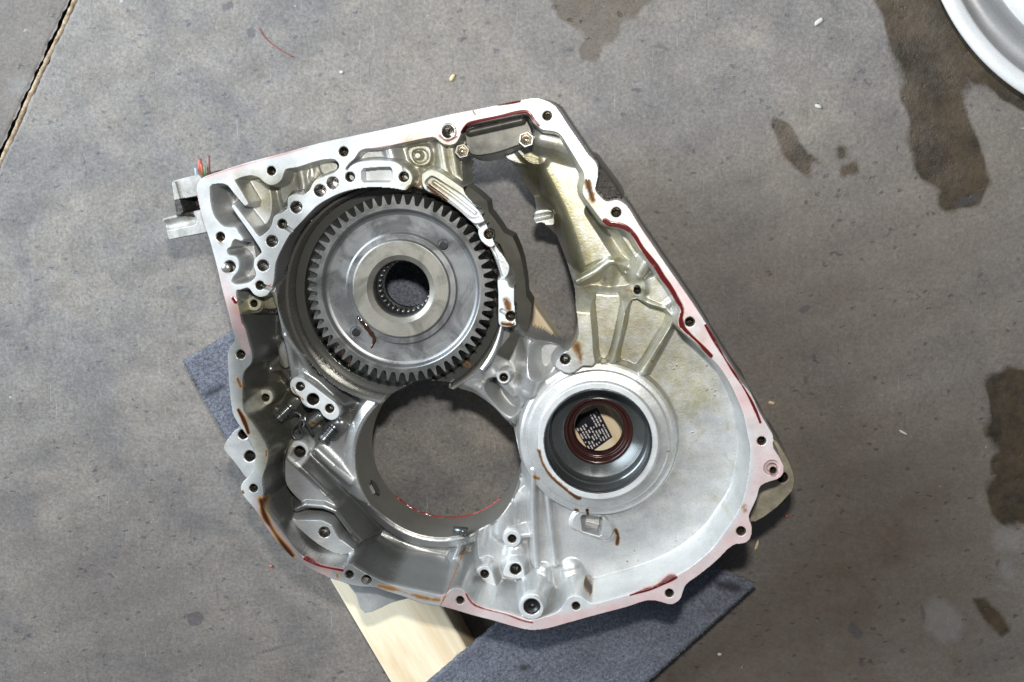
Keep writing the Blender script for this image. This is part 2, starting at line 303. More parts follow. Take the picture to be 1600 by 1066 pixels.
def slab(name, s_, t_, label):
    S, T = np.meshgrid(s_, t_, indexing='ij'); X = j0[0] + jd[0] * S + jn[0] * T; Y = j0[1] + jd[1] * S + jn[1] * T
    Z = np.zeros_like(X); Zr = -np.abs(T - t_[np.argmin(np.abs(t_))]); edgei = np.argmin(np.abs(t_))
    Z += 0.25 * (np.sin(X * 0.11 + Y * 0.07) + np.sin(Y * 0.13 - X * 0.05)); 
    wv = 0.7 * np.sin(S[:, edgei] * 0.21) + 0.5 * np.sin(S[:, edgei] * 0.57 + 1)
    X[:, edgei] += jn[0] * wv; Y[:, edgei] += jn[1] * wv
    A = np.zeros(X.shape + (4,))
    for ch, key, wd in ((0, 'wet_dark', 8), (1, 'pale', 10), (3, 'dark', 3.2)):
        for P in FSTAIN[key]:
            Q_ = W(P, FZ); lo = Q_.min(0) - 3 * wd; hi = Q_.max(0) + 3 * wd
            k = (X > lo[0]) & (X < hi[0]) & (Y > lo[1]) & (Y < hi[1])
            if k.any(): A[..., ch][k] = np.maximum(A[..., ch][k], ss(0.5 - (sdf_pts(X[k], Y[k], Q_) + (5.0 * np.sin(X[k] * .071 + 2 * np.sin(Y[k] * .05)) * np.sin(Y[k] * .083 + 1) + 2.5 * np.sin(X[k] * .19 + Y[k] * .13) if ch == 0 and np.ptp(Q_[:, 0]) > 40 else 0)) / (2 * wd)))
    # oily dirt right and below the carpet, plus painted falloff of light from the doorway
    for P, wd, a in (([(1010,1000),(1120,930),(1230,820),(1290,720),(1350,760),(1440,700),(1500,760),(1540,900),(1440,930),(1430,1010),(1500,1090),(1400,1200),(900,1200)], 60, 0.95), ([(1380,770),(1440,745),(1450,800),(1400,830)], 18, 1.0), ([(1270,900),(1330,850),(1350,930),(1290,990)], 24, 1.0), ([(1460,1010),(1510,1000),(1525,1060),(1480,1080)], 20, 1.0), ([(1360,900),(1400,880),(1420,960),(1380,980)], 22, 1.0),
                     ([(1130,640),(1300,520),(1420,560),(1560,420),(1700,300),(1700,1200),(1000,1200),(1130,900)], 150, 0.86),
                     ([(1050,330),(1500,130),(1700,100),(1700,700),(1100,700)], 170, 0.74), ([(-50,760),(250,700),(420,850),(620,1000),(640,1200),(-50,1200)], 170, 0.46), ([(500,-80),(1100,-80),(1200,250),(900,150),(600,150)], 120, 0.22)):
        Q_ = W(P, FZ); A[..., 2] = np.maximum(A[..., 2], a * ss(0.5 - sdf_pts(X.ravel(), Y.ravel(), Q_).reshape(X.shape) / (2 * wd)))
    if t_.max() < 0: A[..., 2] = np.maximum(A[..., 2], 0.42)
    ni, nj = X.shape; idx = np.arange(ni * nj).reshape(ni, nj)
    f = np.stack([idx[:-1, :-1], idx[:-1, 1:], idx[1:, 1:], idx[1:, :-1]], -1).reshape(-1, 4)
    v = np.stack([X, Y, Z], -1).reshape(-1, 3)
    # edge drop into the joint
    e = idx[:, edgei]; lowv = v[e].copy(); lowv[:, 2] = -14; lowv[:, :2] += jn * (0.4 if t_[edgei] == t_.max() else -0.4) * 0
    mid_ = v[e].copy(); v[e, 2] -= 0.9
    nb = len(v); v = np.vstack([v, lowv]); k = np.arange(ni - 1)
    f = np.vstack([f, np.stack([e[k], e[k + 1], nb + k + 1, nb + k], -1)])
    A = np.vstack([A.reshape(-1, 4), np.tile([0, 0, 0, 0.8], (ni, 1))])
    return tag(obj(name, v, f, M['concrete'], origin=(0, 0, 0), attr=A), label, kind='structure')
dense = lambda lo, hi, d: np.arange(lo, hi, d)
s_ = np.concatenate([[-3000, -1500, -600], dense(-480, 760, 2.6), [1300, 2200, 4000]])
slab('concrete_floor', s_, np.concatenate([[0, 1.5], dense(4, 1150, 2.6), [1400, 2200, 4200]]), 'worn grey concrete floor slab with dark oil stains')
s2 = np.concatenate([[-3000, -1500, -600], dense(-480, 520, 3), [1300, 2200, 4000]])
slab('concrete_floor', s2, np.concatenate([[-3500, -1500, -600], dense(-200, -9, 3), [-8.6, -7.2]]), 'grey concrete floor slab beyond the joint')
# joint: dark bed and tan filler bead
m, nt, bs = mat('joint_filler'); co = coords(nt); n = noise(nt, co, 130, 5, 0.7)
L(nt, mixc(nt, ramp(nt, n, [(0.35, 0.0), (0.65, 1.0)]), (0.16, 0.10, 0.06), (0.50, 0.40, 0.27)), bs.inputs['Base Color']); bs.inputs['Roughness'].default_value = 0.85; bump(nt, bs, n, 0.6, 0.001); M['filler'] = m
M['joint_bed'] = plain('joint_bed', (0.035, 0.03, 0.028), 0.9)
pt = lambda s, t, z: (j0[0] + jd[0] * s + jn[0] * t, j0[1] + jd[1] * s + jn[1] * t, z)
o = obj('joint_bed', [pt(-3000, -12, -13), pt(-3000, 5, -13), pt(4000, 5, -13), pt(4000, -12, -13)], [(0, 1, 2, 3)], M['joint_bed'], origin=(0, 0, -13)); tag(o, 'dark bottom of the saw-cut floor joint', kind='structure')
bead = [pt(s, -2.3 + 0.6 * math.sin(s * 0.05) + random.uniform(-.35, .35), -2.2 + random.uniform(-.4, .4)) for s in np.arange(-200, 520, 4)]
v, f = tube(bead, [2.6 + random.uniform(-.35, .35) for _ in bead], 10)
tag(obj('joint_filler_strip', v, f, M['filler']), 'tan strip of filler running along the joint in the concrete', 'filler strip')

# boards ----------------------------------------------------------------------
m, nt, bs = mat('pine_wood')
tc = nd(nt, 'ShaderNodeTexCoord').outputs['Object']
mp = nd(nt, 'ShaderNodeMapping'); mp.inputs['Scale'].default_value = (1.6, 11, 11); L(nt, tc, mp.inputs[0])
g1 = noise(nt, mp.outputs[0], 3.0, 4, 0.55, 0.6)
mp2 = nd(nt, 'ShaderNodeMapping'); mp2.inputs['Scale'].default_value = (3, 260, 260); L(nt, tc, mp2.inputs[0]); g2 = noise(nt, mp2.outputs[0], 3.0, 3, 0.6)
col = mixc(nt, ramp(nt, g1, [(0.40, 0.0), (0.62, 1.0)]), (0.84, 0.75, 0.55), (0.70, 0.53, 0.32))
col = mixc(nt, 0.55, col, ramp(nt, g2, [(0.3, 0.86), (0.7, 1.04)]), 'MULTIPLY')
col = mixc(nt, ramp(nt, noise(nt, tc, 30, 5, 0.7), [(0.62, 0.0), (0.78, 0.35)]), col, (0.30, 0.22, 0.14))
kv = nd(nt, 'ShaderNodeTexVoronoi'); kv.inputs['Scale'].default_value = 9; kn = nd(nt, 'ShaderNodeMapping'); kn.inputs['Scale'].default_value = (1, 2.2, 2.2); L(nt, tc, kn.inputs[0]); L(nt, kn.outputs[0], kv.inputs['Vector'])
col = mixc(nt, ramp(nt, kv.outputs['Distance'], [(0.05, 0.75), (0.11, 0.0)]), col, (0.20, 0.11, 0.05))
col = mixc(nt, ramp(nt, noise(nt, tc, 60, 5, 0.75, 1.0), [(0.64, 0.0), (0.74, 0.5)]), col, (0.16, 0.12, 0.08))
L(nt, col, bs.inputs['Base Color']); bs.inputs['Roughness'].default_value = 0.62; bump(nt, bs, g2, 0.25, 0.0004); M['wood'] = m
BT = FZ + 38
def board(p0, p1, width, side, h, label):
    """p0->p1 pixels along one top edge; width in mm towards side"""
    a = np.array(W1(*p0, FZ + h)); b = np.array(W1(*p1, FZ + h)); d = (b - a) / np.linalg.norm(b - a); n = np.array([-d[1], d[0]]) * side
    ln = np.linalg.norm(b - a); e = 2.2
    prof = [(0, 0), (0, h - e), (e * .3, h - e * .3), (e, h), (width - e, h), (width - e * .3, h - e * .3), (width, h - e), (width, 0)]
    # local frame: x along the grain
    k = len(prof); v = []; xs = np.linspace(0, ln, 24)
    for x in xs: v += [(x, y, z) for y, z in prof]
    f = [(i * k + q, i * k + (q + 1) % k, (i + 1) * k + (q + 1) % k, (i + 1) * k + q) for i in range(len(xs) - 1) for q in range(k)] + [tuple(range(k)), tuple(range((len(xs) - 1) * k + k - 1, (len(xs) - 1) * k - 1, -1))]
    me = bpy.data.meshes.new('wooden_board'); me.from_pydata([(x / 1000, y * side / 1000, z / 1000) for x, y, z in v], [], f)
    bm = bmesh.new(); bm.from_mesh(me); bmesh.ops.recalc_face_normals(bm, faces=bm.faces); bm.to_mesh(me); bm.free()
    me.materials.append(M['wood']); o = bpy.data.objects.new('wooden_board', me); C.link(o)
    o.location = (a[0] / 1000, a[1] / 1000, 0); o.rotation_euler = (0, 0, math.atan2(d[1], d[0])); ORG[o.name] = np.array([a[0], a[1], 0])
    return tag(o, label, 'board', 'boards under the housing')
board((322, 578), (640, 1117), 88, 1, 38, 'pale pine board under the bottom left edge of the housing')
board((760, 372), (1112, 868), 60, -1, 38, 'pine board under the bearing bore, seen through the gap beside the gear')
# label stuck on the board, seen through the oil seal
def px3(x, y, z): a = W1(x, y, z); return (a[0], a[1], z + ZF)
lab = [(933, 637), (957, 683), (922, 708), (890, 655)]
lr = root('paper_label', px3(925, 670, BT))
v = [px3(x, y, BT + 0.15) for x, y in lab] + [px3(x, y, BT + 0.6) for x, y in lab]
tag(lr, 'black printed label with white lines of text on the board under the oil seal', 'label')
obj('backing', v, [(3, 2, 1, 0), (4, 5, 6, 7), (0, 1, 5, 4), (1, 2, 6, 5), (2, 3, 7, 6), (3, 0, 4, 7)], M['label_black'], lr, smooth=False)
A_, B_, C_, D_ = [np.array(px3(x, y, BT + 0.72)) for x, y in lab]
for r in range(9):
    u = 0.08 + r * 0.105; x = 0.06 + (0.36 if 2 < r < 5 else 0.22 if r >= 5 else 0.02) + random.uniform(0, .05)
    while x < 0.93:
        ln = random.uniform(0.03, 0.15); a = [(x, u), (min(x + ln, .95), u), (min(x + ln, .95), u + 0.046), (x, u + 0.046)]
        # x runs along the right edge (A->B), u runs across
        vv = [tuple(A_ * (1 - p) * (1 - q) + B_ * p * (1 - q) + C_ * p * q + D_ * (1 - p) * q) for p, q in a]
        obj('printed_word', vv, [(0, 1, 2, 3)], M['label_white'], lr, smooth=False); x += ln + random.choice((0.015, 0.02, 0.03, 0.09))

# carpet ------------------------------------------------------------------------
m, nt, bs = mat('blue_grey_carpet'); co = coords(nt)
n1 = noise(nt, co, 330, 4, 0.75); n2 = noise(nt, co, 38, 5, 0.6); n3 = noise(nt, co, 900, 2, 0.6)
col = mixc(nt, ramp(nt, n1, [(0.30, 0.0), (0.70, 1.0)]), (0.062, 0.068, 0.094), (0.265, 0.288, 0.348))
col = mixc(nt, 0.6, col, ramp(nt, n2, [(0.3, 0.7), (0.7, 1.12)]), 'MULTIPLY'); col = mixc(nt, 0.6, col, ramp(nt, n3, [(0.3, 0.6), (0.7, 1.25)]), 'MULTIPLY')
at = nd(nt, 'ShaderNodeAttribute', attribute_name='stain'); sp = nd(nt, 'ShaderNodeSeparateColor'); L(nt, at.outputs['Color'], sp.inputs[0])
col = mixc(nt, math_(nt, 'MULTIPLY', sp.outputs[0], 0.85), col, (0.018, 0.018, 0.024))
L(nt, col, bs.inputs['Base Color']); bs.inputs['Roughness'].default_value = 0.95; bs.inputs['Specular IOR Level'].default_value = 0.1
bs.inputs['Sheen Weight'].default_value = 0.25; bump(nt, bs, math_(nt, 'ADD', n1, n3), 0.9, 0.0018); M['carpet'] = m
def carpet(corners, z, label, spots=()):
    """corners in pixels at the top surface: a,b,c,d"""
    P = W(corners, z); n, k = 90, 110; s = np.linspace(0, 1, n)[:, None, None]; t = np.linspace(0, 1, k)[None, :, None]
    G = P[0] * (1 - s) * (1 - t) + P[1] * s * (1 - t) + P[2] * s * t + P[3] * (1 - s) * t
    jit = rng.normal(0, 0.28, (n, k)); Z = np.full((n, k), z + ZF) + jit + 0.8 * np.sin(G[..., 0] * 0.05) * np.sin(G[..., 1] * 0.06 + 1)
    ed = np.minimum(np.minimum(s, 1 - s)[..., 0] * np.linalg.norm(P[1] - P[0]), np.minimum(t, 1 - t)[..., 0] * np.linalg.norm(P[3] - P[0]))
    Z -= 2.6 * np.clip(1 - ed / 3.0, 0, 1) ** 2
    G = G + rng.normal(0, 0.35, G.shape)
    A = np.zeros((n, k, 4))
    for Pp, wd in spots: A[..., 0] = np.maximum(A[..., 0], ss(0.5 - sdf_pts(G[..., 0], G[..., 1], W(Pp, z)) / (2 * wd)))
    top = np.concatenate([G, Z[..., None]], -1).reshape(-1, 3); bot = top.copy(); bot[:, 2] = z + ZF - 7.5
    idx = np.arange(n * k).reshape(n, k); f = np.stack([idx[:-1, :-1], idx[1:, :-1], idx[1:, 1:], idx[:-1, 1:]], -1).reshape(-1, 4)
    N = n * k; bl = np.concatenate([idx[:, 0], idx[-1, 1:], idx[-2::-1, -1], idx[0, -2:0:-1]]); b2 = np.roll(bl, -1)
    f = np.vstack([f, f[:, ::-1] + N, np.stack([b2, bl, bl + N, b2 + N], -1)])
    o = tag(obj('carpet_offcut', np.vstack([top, bot]), f, M['carpet'], attr=np.vstack([A.reshape(-1, 4)] * 2)), label, 'carpet', 'carpet offcuts under the housing')
    # loose pile: short fibres all over, denser along the cut edges
    nf = 26000; a = rng.random(nf); b = rng.random(nf); e = rng.random(nf) < 0.22; q = rng.integers(0, 4, nf)
    a = np.where(e & (q == 0), 0.0, np.where(e & (q == 1), 1.0, a)); b = np.where(e & (q == 2), 0.0, np.where(e & (q == 3), 1.0, b))
    B = P[0] * ((1 - a) * (1 - b))[:, None] + P[1] * (a * (1 - b))[:, None] + P[2] * (a * b)[:, None] + P[3] * ((1 - a) * b)[:, None]
    th = rng.random(nf) * 2 * np.pi; ln = rng.uniform(1.2, 3.2, nf); base = np.c_[B, np.full(nf, z + ZF - 0.6) - np.where(e, rng.uniform(1, 5, nf), 0)]
    tip = base + np.c_[np.cos(th) * ln * .8, np.sin(th) * ln * .8, ln * np.where(e, .3, .75)]; sd = np.c_[-np.sin(th), np.cos(th), np.zeros(nf)] * 0.22
    v = np.stack([base - sd, base + sd, tip], 1).reshape(-1, 3); fi = np.arange(nf * 3).reshape(-1, 3)
    A2 = np.zeros((nf, 4)); 
    for Pp, wd in spots: A2[:, 0] = np.maximum(A2[:, 0], ss(0.5 - sdf_pts(B[:, 0], B[:, 1], W(Pp, z)) / (2 * wd)))
    tag(obj('carpet_pile', v, fi, M['carpet'], o, smooth=False, attr=np.repeat(A2, 3, 0)), kind='stuff')
    return o
CT = BT + 8
carpet([(285, 565), (700, 318), (752, 557), (372, 722)], CT, 'blue grey carpet offcut poking out at the left of the housing', [([(318, 614), (350, 600), (352, 606), (322, 622)], 3), ([(300, 590), (312, 606), (308, 610), (298, 596)], 3)])
carpet([(612, 1115), (965, 815), (1180, 915), (935, 1135)], CT, 'blue grey carpet offcut under the bottom right of the housing', [([(1116, 908), (1140, 908), (1158, 914), (1160, 924), (1140, 924), (1120, 918)], 3.5), ([(812, 1040), (826, 1038), (824, 1048), (812, 1048)], 2)])
# wheel rim in the corner ----------------------------------------------------------
RZ = 34
P = W([(1470, 0), (1496, 45), (1534.5, 95.7), (1600, 148)], FZ + RZ)
A = np.c_[2 * P, np.ones(4)]; b = (P ** 2).sum(1); sol = np.linalg.lstsq(A, b, rcond=None)[0]; wc = sol[:2]; wr = math.sqrt(sol[2] + wc @ wc); print('rim radius', wr, wc)
wrt = root('wheel_rim', (wc[0], wc[1], 0)); tag(wrt, 'silver wheel rim lying in the top right corner', 'wheel rim')
o = obj('rim_lip', *lathe(wc, [(wr - 26, 0), (wr - 24, 8), (wr - 14, 18), (wr - 3, RZ - 6), (wr, RZ), (wr - 1.5, RZ + 2), (wr - 5, RZ + 3), (wr - 13, RZ + 3), (wr - 15, RZ + 2), (wr - 16.5, RZ - 4)], 200), M['rimwhite'], wrt)
o = obj('rim_barrel', *lathe(wc, [(wr - 16.3, RZ - 3.5), (wr - 17.0, RZ - 20), (wr - 20, RZ - 22), (wr - 22, RZ - 14), (wr - 40, RZ - 14), (wr - 42, RZ - 17), (wr - 47, RZ - 17.5), (wr - 52, RZ - 20)], 200), M['rimgrey'], wrt)
o = obj('rim_disc', *lathe(wc, [(wr - 51, RZ - 20), (wr - 54, RZ - 16), (wr - 78, RZ - 13), (wr - 92, RZ - 19), (wr - 125, RZ - 24), (30, RZ - 26), (29, RZ - 30)], 160), M['rimwhite'], wrt)
# small debris on the floor -----------------------------------------------------------
def chip(x, y, l, w, ang, mkey, label, cat):
    c = np.array(W1(x, y, FZ)); a = math.radians(ang); n = 9
    pl = [(c[0] + (l * math.cos(t) * math.cos(a) - w * math.sin(t) * math.sin(a)) * random.uniform(.8, 1.15), c[1] + (l * math.cos(t) * math.sin(a) + w * math.sin(t) * math.cos(a)) * random.uniform(.8, 1.15)) for t in np.linspace(0, 2 * math.pi, n, endpoint=False)]
    pl = [(c[0] + (p[0] - c[0]), c[1] + (p[1] - c[1])) for p in pl]
    v, f = prism(pl, 0.2, 0.2 + 1.6, 0.5); return tag(obj('floor_chip', v, f, M[mkey]), label, cat, 'small chips on the concrete')
for a in ((707, 121, 4, 2, 60, 'chip', 'tan wood chip on the concrete above the housing', 'chip'), (1205, 629, 3.6, 1.8, -10, 'chip', 'tiny orange chip beside the right edge of the housing', 'chip'),
          (1279, 34, 5, 2.5, 40, 'white_chip', 'larger white chip near the dark stain at the top', 'chip'), (1278, 166, 3.4, 2, -20, 'white_chip', 'white chip above the small oil stain', 'chip'),
          (1412, 676, 5, 1.2, -28, 'white_chip', 'thin pale sliver on the dark concrete at the right', 'chip'), (534, 113, 2, 1.6, 0, 'white_chip', 'tiny white speck left of the tan chip', 'chip'),
          (1182, 852, 6, 1.4, 75, 'chip', 'thin tan sliver below the right bracket', 'chip'), (424, 884, 1.8, 1.5, 0, 'wire_red', 'tiny red speck left of the bottom flange', 'chip'),
          (1124, 1022, 2.4, 1.6, 0, 'white_chip', 'pale speck beside the bottom carpet offcut', 'chip'), (1229, 806, 2.4, 1.6, 0, 'wire_red', 'small red speck right of the housing', 'chip')): chip(*a)
pts = [(*W1(x, y, FZ), 1.2) for x, y in spline([(405, 44), (412, 56), (424, 68), (440, 79), (458, 89)], 4, False)]
tag(obj('red_thread', *tube(pts, 0.5, 6), M['thread_red']), 'fine curved red thread lying on the concrete at the top left', 'thread')
# ================================================================== the housing: one casting, built as a relief with real depth
OUT = [(307,299),(309,287),(316,278),(330,272),(385,254),(450,237),(500,223),(575,207),(640,193),(700,179),(762,167),(800,159),(832,153),(848,155),(863,162),(873,172),(888,195),(906,221),(921,243),(931,253),(935,265),(934,280),(931,296),(938,307),(947,314),(955,313.5),(963,312),(973,316),(985,328),(1002,356),(1020,382),(1041,413),(1062,443),(1086,478),(1104,506),(1126,544),(1145,574),(1160,598),(1175,617),(1188,645),(1204,672),(1209,683),(1209,699),(1217,712),(1225,728),(1224,740),(1215,749),(1200,754),(1188,761),(1183,778),(1172,802),(1171,810),(1175,823),(1175,834),(1170,845),(1160,850),(1149,851),(1137,859),(1118,878),(1092,899),(1074,912),(1068,923),(1064,935),(1055,943),(1046,945),(1035,942),(1022,939),(1006,940),(979,949),(930,962),(880,976),(858,982),(838,985),(820,984),(800,979),(773,971),(735,961),(697,950),(660,943),(625,931),(601,924),(586,919),(560,917),(546,914),(530,908),(515,904),(507,900),(489,892),(474,884),(462,876),(444,859),(427,840),(415,823),(408,810),(397,795),(386,782),(378,771),(376,762),(379,754),(388,745),(396,733),(399,714),(395,697),(385,680),(374,665),(365,650),(361,632),(359,612),(357,590),(356,566),(356,551),(361,541),(367,530),(364,519),(357,490),(348,457),(337,410),(326,371),(318,348),(312,325)]
CAV = [(540,264),(545,256),(554,248),(561,238),(572,233),(594,232),(620,226),(646,220.5),(676,215),(686,221),(694,226),(704,227),(712,224),(718,215),(723,203),(732,196),(765,189),(809,180),(822,178.5),(828,182),(833,191),(841,198),(848,203.5),(863,205.5),(873,209),(880,217),(888,230),(897,245),(906,260),(912,271),(912,284),(910,296),(912,307),(925,325),(942,347),(950,353),(963,355),(976,359),(987,369),(998,388),(1008,401),(1019,416),(1030,433),(1045,452),(1056,472),(1062,484),(1060,495),(1059,508),(1066,518),(1076,527),(1093,542),(1111,560),(1128,579),(1143,604),(1154,628),(1162,649),(1168,679),(1172,699),(1171,727),(1167,755),(1161,781),(1155,796),(1136,826),(1114,856),(1083,883),(1056,900),(1024,915),(984,928),(948,938),(929,943),(919,940),(909,933),(898,930.5),(887,935),(881,945),(874,954),(864,960),(850,964),(829,969),(815,965),(791,957),(765,951),(743,943),(730,928),(724,922),(714,919),(705,921),(697,928),(688,930),(660,924),(614,914),(583,902),(560,889),(551,883),(541,883),(535,887),(515,885),(492,879),(475,870),(460,855),(442,831),(425,809),(412,789),(411,780),(412,767),(410,752),(412,740),(417,726),(420,711),(417,697),(409,682),(399,667),(386,650),(381,642),(379.5,629),(379.5,612),(379.5,590),(383,579),(392,569),(394.7,558),(393,547),(390,537),(384,515),(378,504),(375,489),(372,475),(369.5,455),(376,453),(386,450),(391,453),(397,460.5),(406,464.5),(416,462.5),(421,457),(425,449),(428,440),(429.5,425),(431,412),(436,398),(446,378),(455,364),(468,350),(480,337),(494,323),(511,312),(530,303),(550,297),(575,293.5),(594,293.5),(615,295),(631,298),(636,296),(640,291),(644,283),(644,275),(639,267),(628,260),(616,252.5),(590,250.5),(566,252),(554,256),(547,261),(543,266)]
O1 = [(328,292),(337,288),(346,287),(356,290.5),(363,299),(381,320.5),(384,321),(388,317),(369,286),(369,281),(382,276),(395,275),(406,279),(414,286),(423,290),(432,288),(440,281),(444,269),(449,264),(464,262),(483,256),(502,250.5),(517,249),(525,251),(530,258),(528,265),(520,271),(511,274),(504,277),(495,280),(488,288),(484,297),(474,305),(463,303),(452,307),(449,315),(449.5,324),(446,329),(440,333),(433,335),(427,341),(423,356),(414,365),(405,370),(395,357),(369,323.5),(366,320.5),(362,323.5),(384,355),(407,389),(407,397),(400,403),(397,409),(397,418),(400,429),(397,436),(389,442),(380,444),(369,445),(362,440),(365,432),(371.5,425),(374,415),(372.5,406),(367,400.5),(359,399),(355.5,395),(355.5,389),(361,385.5),(363,378),(368,374),(376,377),(380.5,374),(374,365),(369,356),(361,355.5),(350,354),(341,346),(335,337),(330,320)]
STEP = 0.5
allp = np.vstack([W(OUT), W([(250, 370), (345, 700), (1245, 750), (600, 975)], -40)])
gx = np.arange(allp[:, 0].min() - 14, allp[:, 0].max() + 14, STEP); gy = np.arange(allp[:, 1].min() - 14, allp[:, 1].max() + 14, STEP)
NX, NY = len(gx), len(gy)
h = np.full((NY, NX), -320.0); lab_ = np.zeros((NY, NX), np.int16); stain = np.zeros((NY, NX, 4), np.float32)
def window(P, m_):
    lo = P.min(0) - m_; hi = P.max(0) + m_
    i0, i1 = np.searchsorted(gx, [lo[0], hi[0]]); k0, k1 = np.searchsorted(gy, [lo[1], hi[1]])
    return slice(max(k0, 0), min(k1, NY)), slice(max(i0, 0), min(i1, NX))
def seg_d2(P, m_, closed):
    sl = window(P, m_); D = np.full((sl[0].stop - sl[0].start, sl[1].stop - sl[1].start), m_ * m_ * 1.0); n = len(P)
    for i in range(n if closed else n - 1):
        a, b = P[i], P[(i + 1) % n]; s2 = window(np.array([a, b]), m_)
        Y = gy[s2[0]][:, None]; X = gx[s2[1]][None, :]; e = b - a
        t = np.clip(((X - a[0]) * e[0] + (Y - a[1]) * e[1]) / (e @ e + 1e-9), 0, 1)
        d = (X - a[0] - t * e[0]) ** 2 + (Y - a[1] - t * e[1]) ** 2
        q = (slice(s2[0].start - sl[0].start, s2[0].stop - sl[0].start), slice(s2[1].start - sl[1].start, s2[1].stop - sl[1].start))
        D[q] = np.minimum(D[q], d)
    return sl, np.sqrt(D)
def sdf(P, m_=20.0):
    sl, D = seg_d2(P, m_, True); X = gx[sl[1]]; n = len(P); x1, y1 = P[:, 0], P[:, 1]; x2, y2 = np.roll(x1, -1), np.roll(y1, -1)
    for r, y in enumerate(gy[sl[0]]):
        k = (y1 > y) != (y2 > y)
        if k.any():
            xs = np.sort(x1[k] + (y - y1[k]) * (x2[k] - x1[k]) / (y2[k] - y1[k])); D[r, np.searchsorted(xs, X) % 2 == 1] *= -1
    return sl, D
def smax(a, b, k):
    if np.isscalar(k) and k <= 0: return np.maximum(a, b)
    t = np.clip(k - np.abs(a - b), 0, None) / k; return np.maximum(a, b) + t * t * k * 0.25
def smin(a, b, k): return -smax(-a, -b, k)
LABELS = ['shell']
def setlab(sl, mask, name):
    if name not in LABELS: LABELS.append(name)
    lab_[sl][mask] = LABELS.index(name)
def poly(px, z, sm=True, n=3):
    P = W(px, z); return spline(P, n) if sm else P
def up(px, z, slope=6, k=3.0, lab=None, sm=True, lo=-130):
    P = poly(px, z, sm); sl, D = sdf(P, min(40, (z - lo) / slope + 6)); f = z - slope * np.clip(D, 0, None)
    f = np.where(D >= min(40, (z - lo) / slope + 6) - 0.05, -320, f); h[sl] = smax(h[sl], f, k)
    if lab: setlab(sl, D < 0.6, lab)
def ramped(px, zfun, slope=6, k=4.0, zref=-40, sm=True):
    """plateau whose top follows zfun(X, Y) (mm)"""
    P = poly(px, zref, sm); sl, D = sdf(P, 30); X, Y = np.meshgrid(gx[sl[1]], gy[sl[0]]); f = np.where(D > 29.9, -320, zfun(X, Y) - slope * np.clip(D, 0, None)); h[sl] = smax(h[sl], f, k)
def dn(px, z, slope=8, k=1.5, lab=None, sm=True, top=0):
    P = poly(px, top, sm); sl, D = sdf(P, 30); f = z + slope * np.clip(D + 0.0, 0, None)
    f = np.where(D > 0, np.maximum(f, h[sl] if slope > 50 else f), f)
    h[sl] = np.where(h[sl] > -200, smin(h[sl], f, k), h[sl])
    if lab: setlab(sl, D < 0.2, lab)
def hole(x, y, r, z, depth, lab=None):
    c = np.array(W1(x, y, z)); rm = r * mmpx(z); sl = window(c[None, :], rm + 2); X, Y = np.meshgrid(gx[sl[1]], gy[sl[0]]); D = np.hypot(X - c[0], Y - c[1]) - rm
    f = np.where(D < -0.25, z - depth, np.where(D < 0.35, z - 0.35, 99)); h[sl] = np.minimum(h[sl], f); 
    if lab: setlab(sl, D < 0.3, lab)
    HOLES.append((c, rm, z, depth))
HOLES = []
def ridge(pts, r, slope=4, k=3.0):
    """rounded ridge along [(px,py,z)]"""
    P = np.array([W1(*p) for p in pts]); Z = np.array([p[2] for p in pts], float); m_ = r + 22; sl = window(P, m_); Y = gy[sl[0]][:, None]; X = gx[sl[1]][None, :]; best = None
    for i in range(len(P) - 1):
        a, b = P[i], P[i + 1]; e = b - a; t = np.clip(((X - a[0]) * e[0] + (Y - a[1]) * e[1]) / (e @ e + 1e-9), 0, 1)
        d = np.sqrt((X - a[0] - t * e[0]) ** 2 + (Y - a[1] - t * e[1]) ** 2); z = Z[i] + (Z[i + 1] - Z[i]) * t
        f = z - np.where(d < r * 0.96, r - np.sqrt(np.clip(r * r - d * d, 0, None)), r * 0.72 + slope * (d - r * 0.96)); best = f if best is None else np.maximum(best, f)
    h[sl] = smax(h[sl], best, k)
def groove(pts, r, depth, k=1.0):
    P = np.array([W1(*p) for p in pts]); sl, D = seg_d2(P, r + 6, False); h[sl] = h[sl] - depth * np.clip(1 - (D / r) ** 2, 0, 1)
def stroke(pts, w, ch, amt=1.0, z=0.0, soft=None):
    """stain: streak along pixels, width in px"""
    P = W(spline(pts, 4, False) if len(pts) > 2 else pts, z); w = w * mmpx(z) / 2; soft = soft or max(w * 0.9, 0.8); sl, D = seg_d2(P, w * 1.5 + soft * 2, False); D = D - w * (0.22 * np.sin(GX0[sl] * .16 + 1.3 + np.sin(GY0[sl] * .12)) + 0.16 * np.sin(GY0[sl] * .31 + GX0[sl] * .13))
    stain[sl + (ch,)] = np.maximum(stain[sl + (ch,)], amt * ss((w + soft - D) / (2 * soft)))
def region(pts, ch, amt=1.0, z=0.0, soft=6.0):
    P = poly(pts, z); sl, D = sdf(P, soft * 2 + 1); stain[sl + (ch,)] = np.maximum(stain[sl + (ch,)], amt * ss(0.5 - D / (2 * soft)))

# ---- floors of the cavity
LEFT = [(366,452),(430,450),(470,540),(560,600),(700,590),(830,640),(850,760),(856,890),(870,985),(760,965),(640,945),(500,905),(430,850),(380,760),(350,640),(352,540)]
up(LEFT, -74, 2.5, 4)
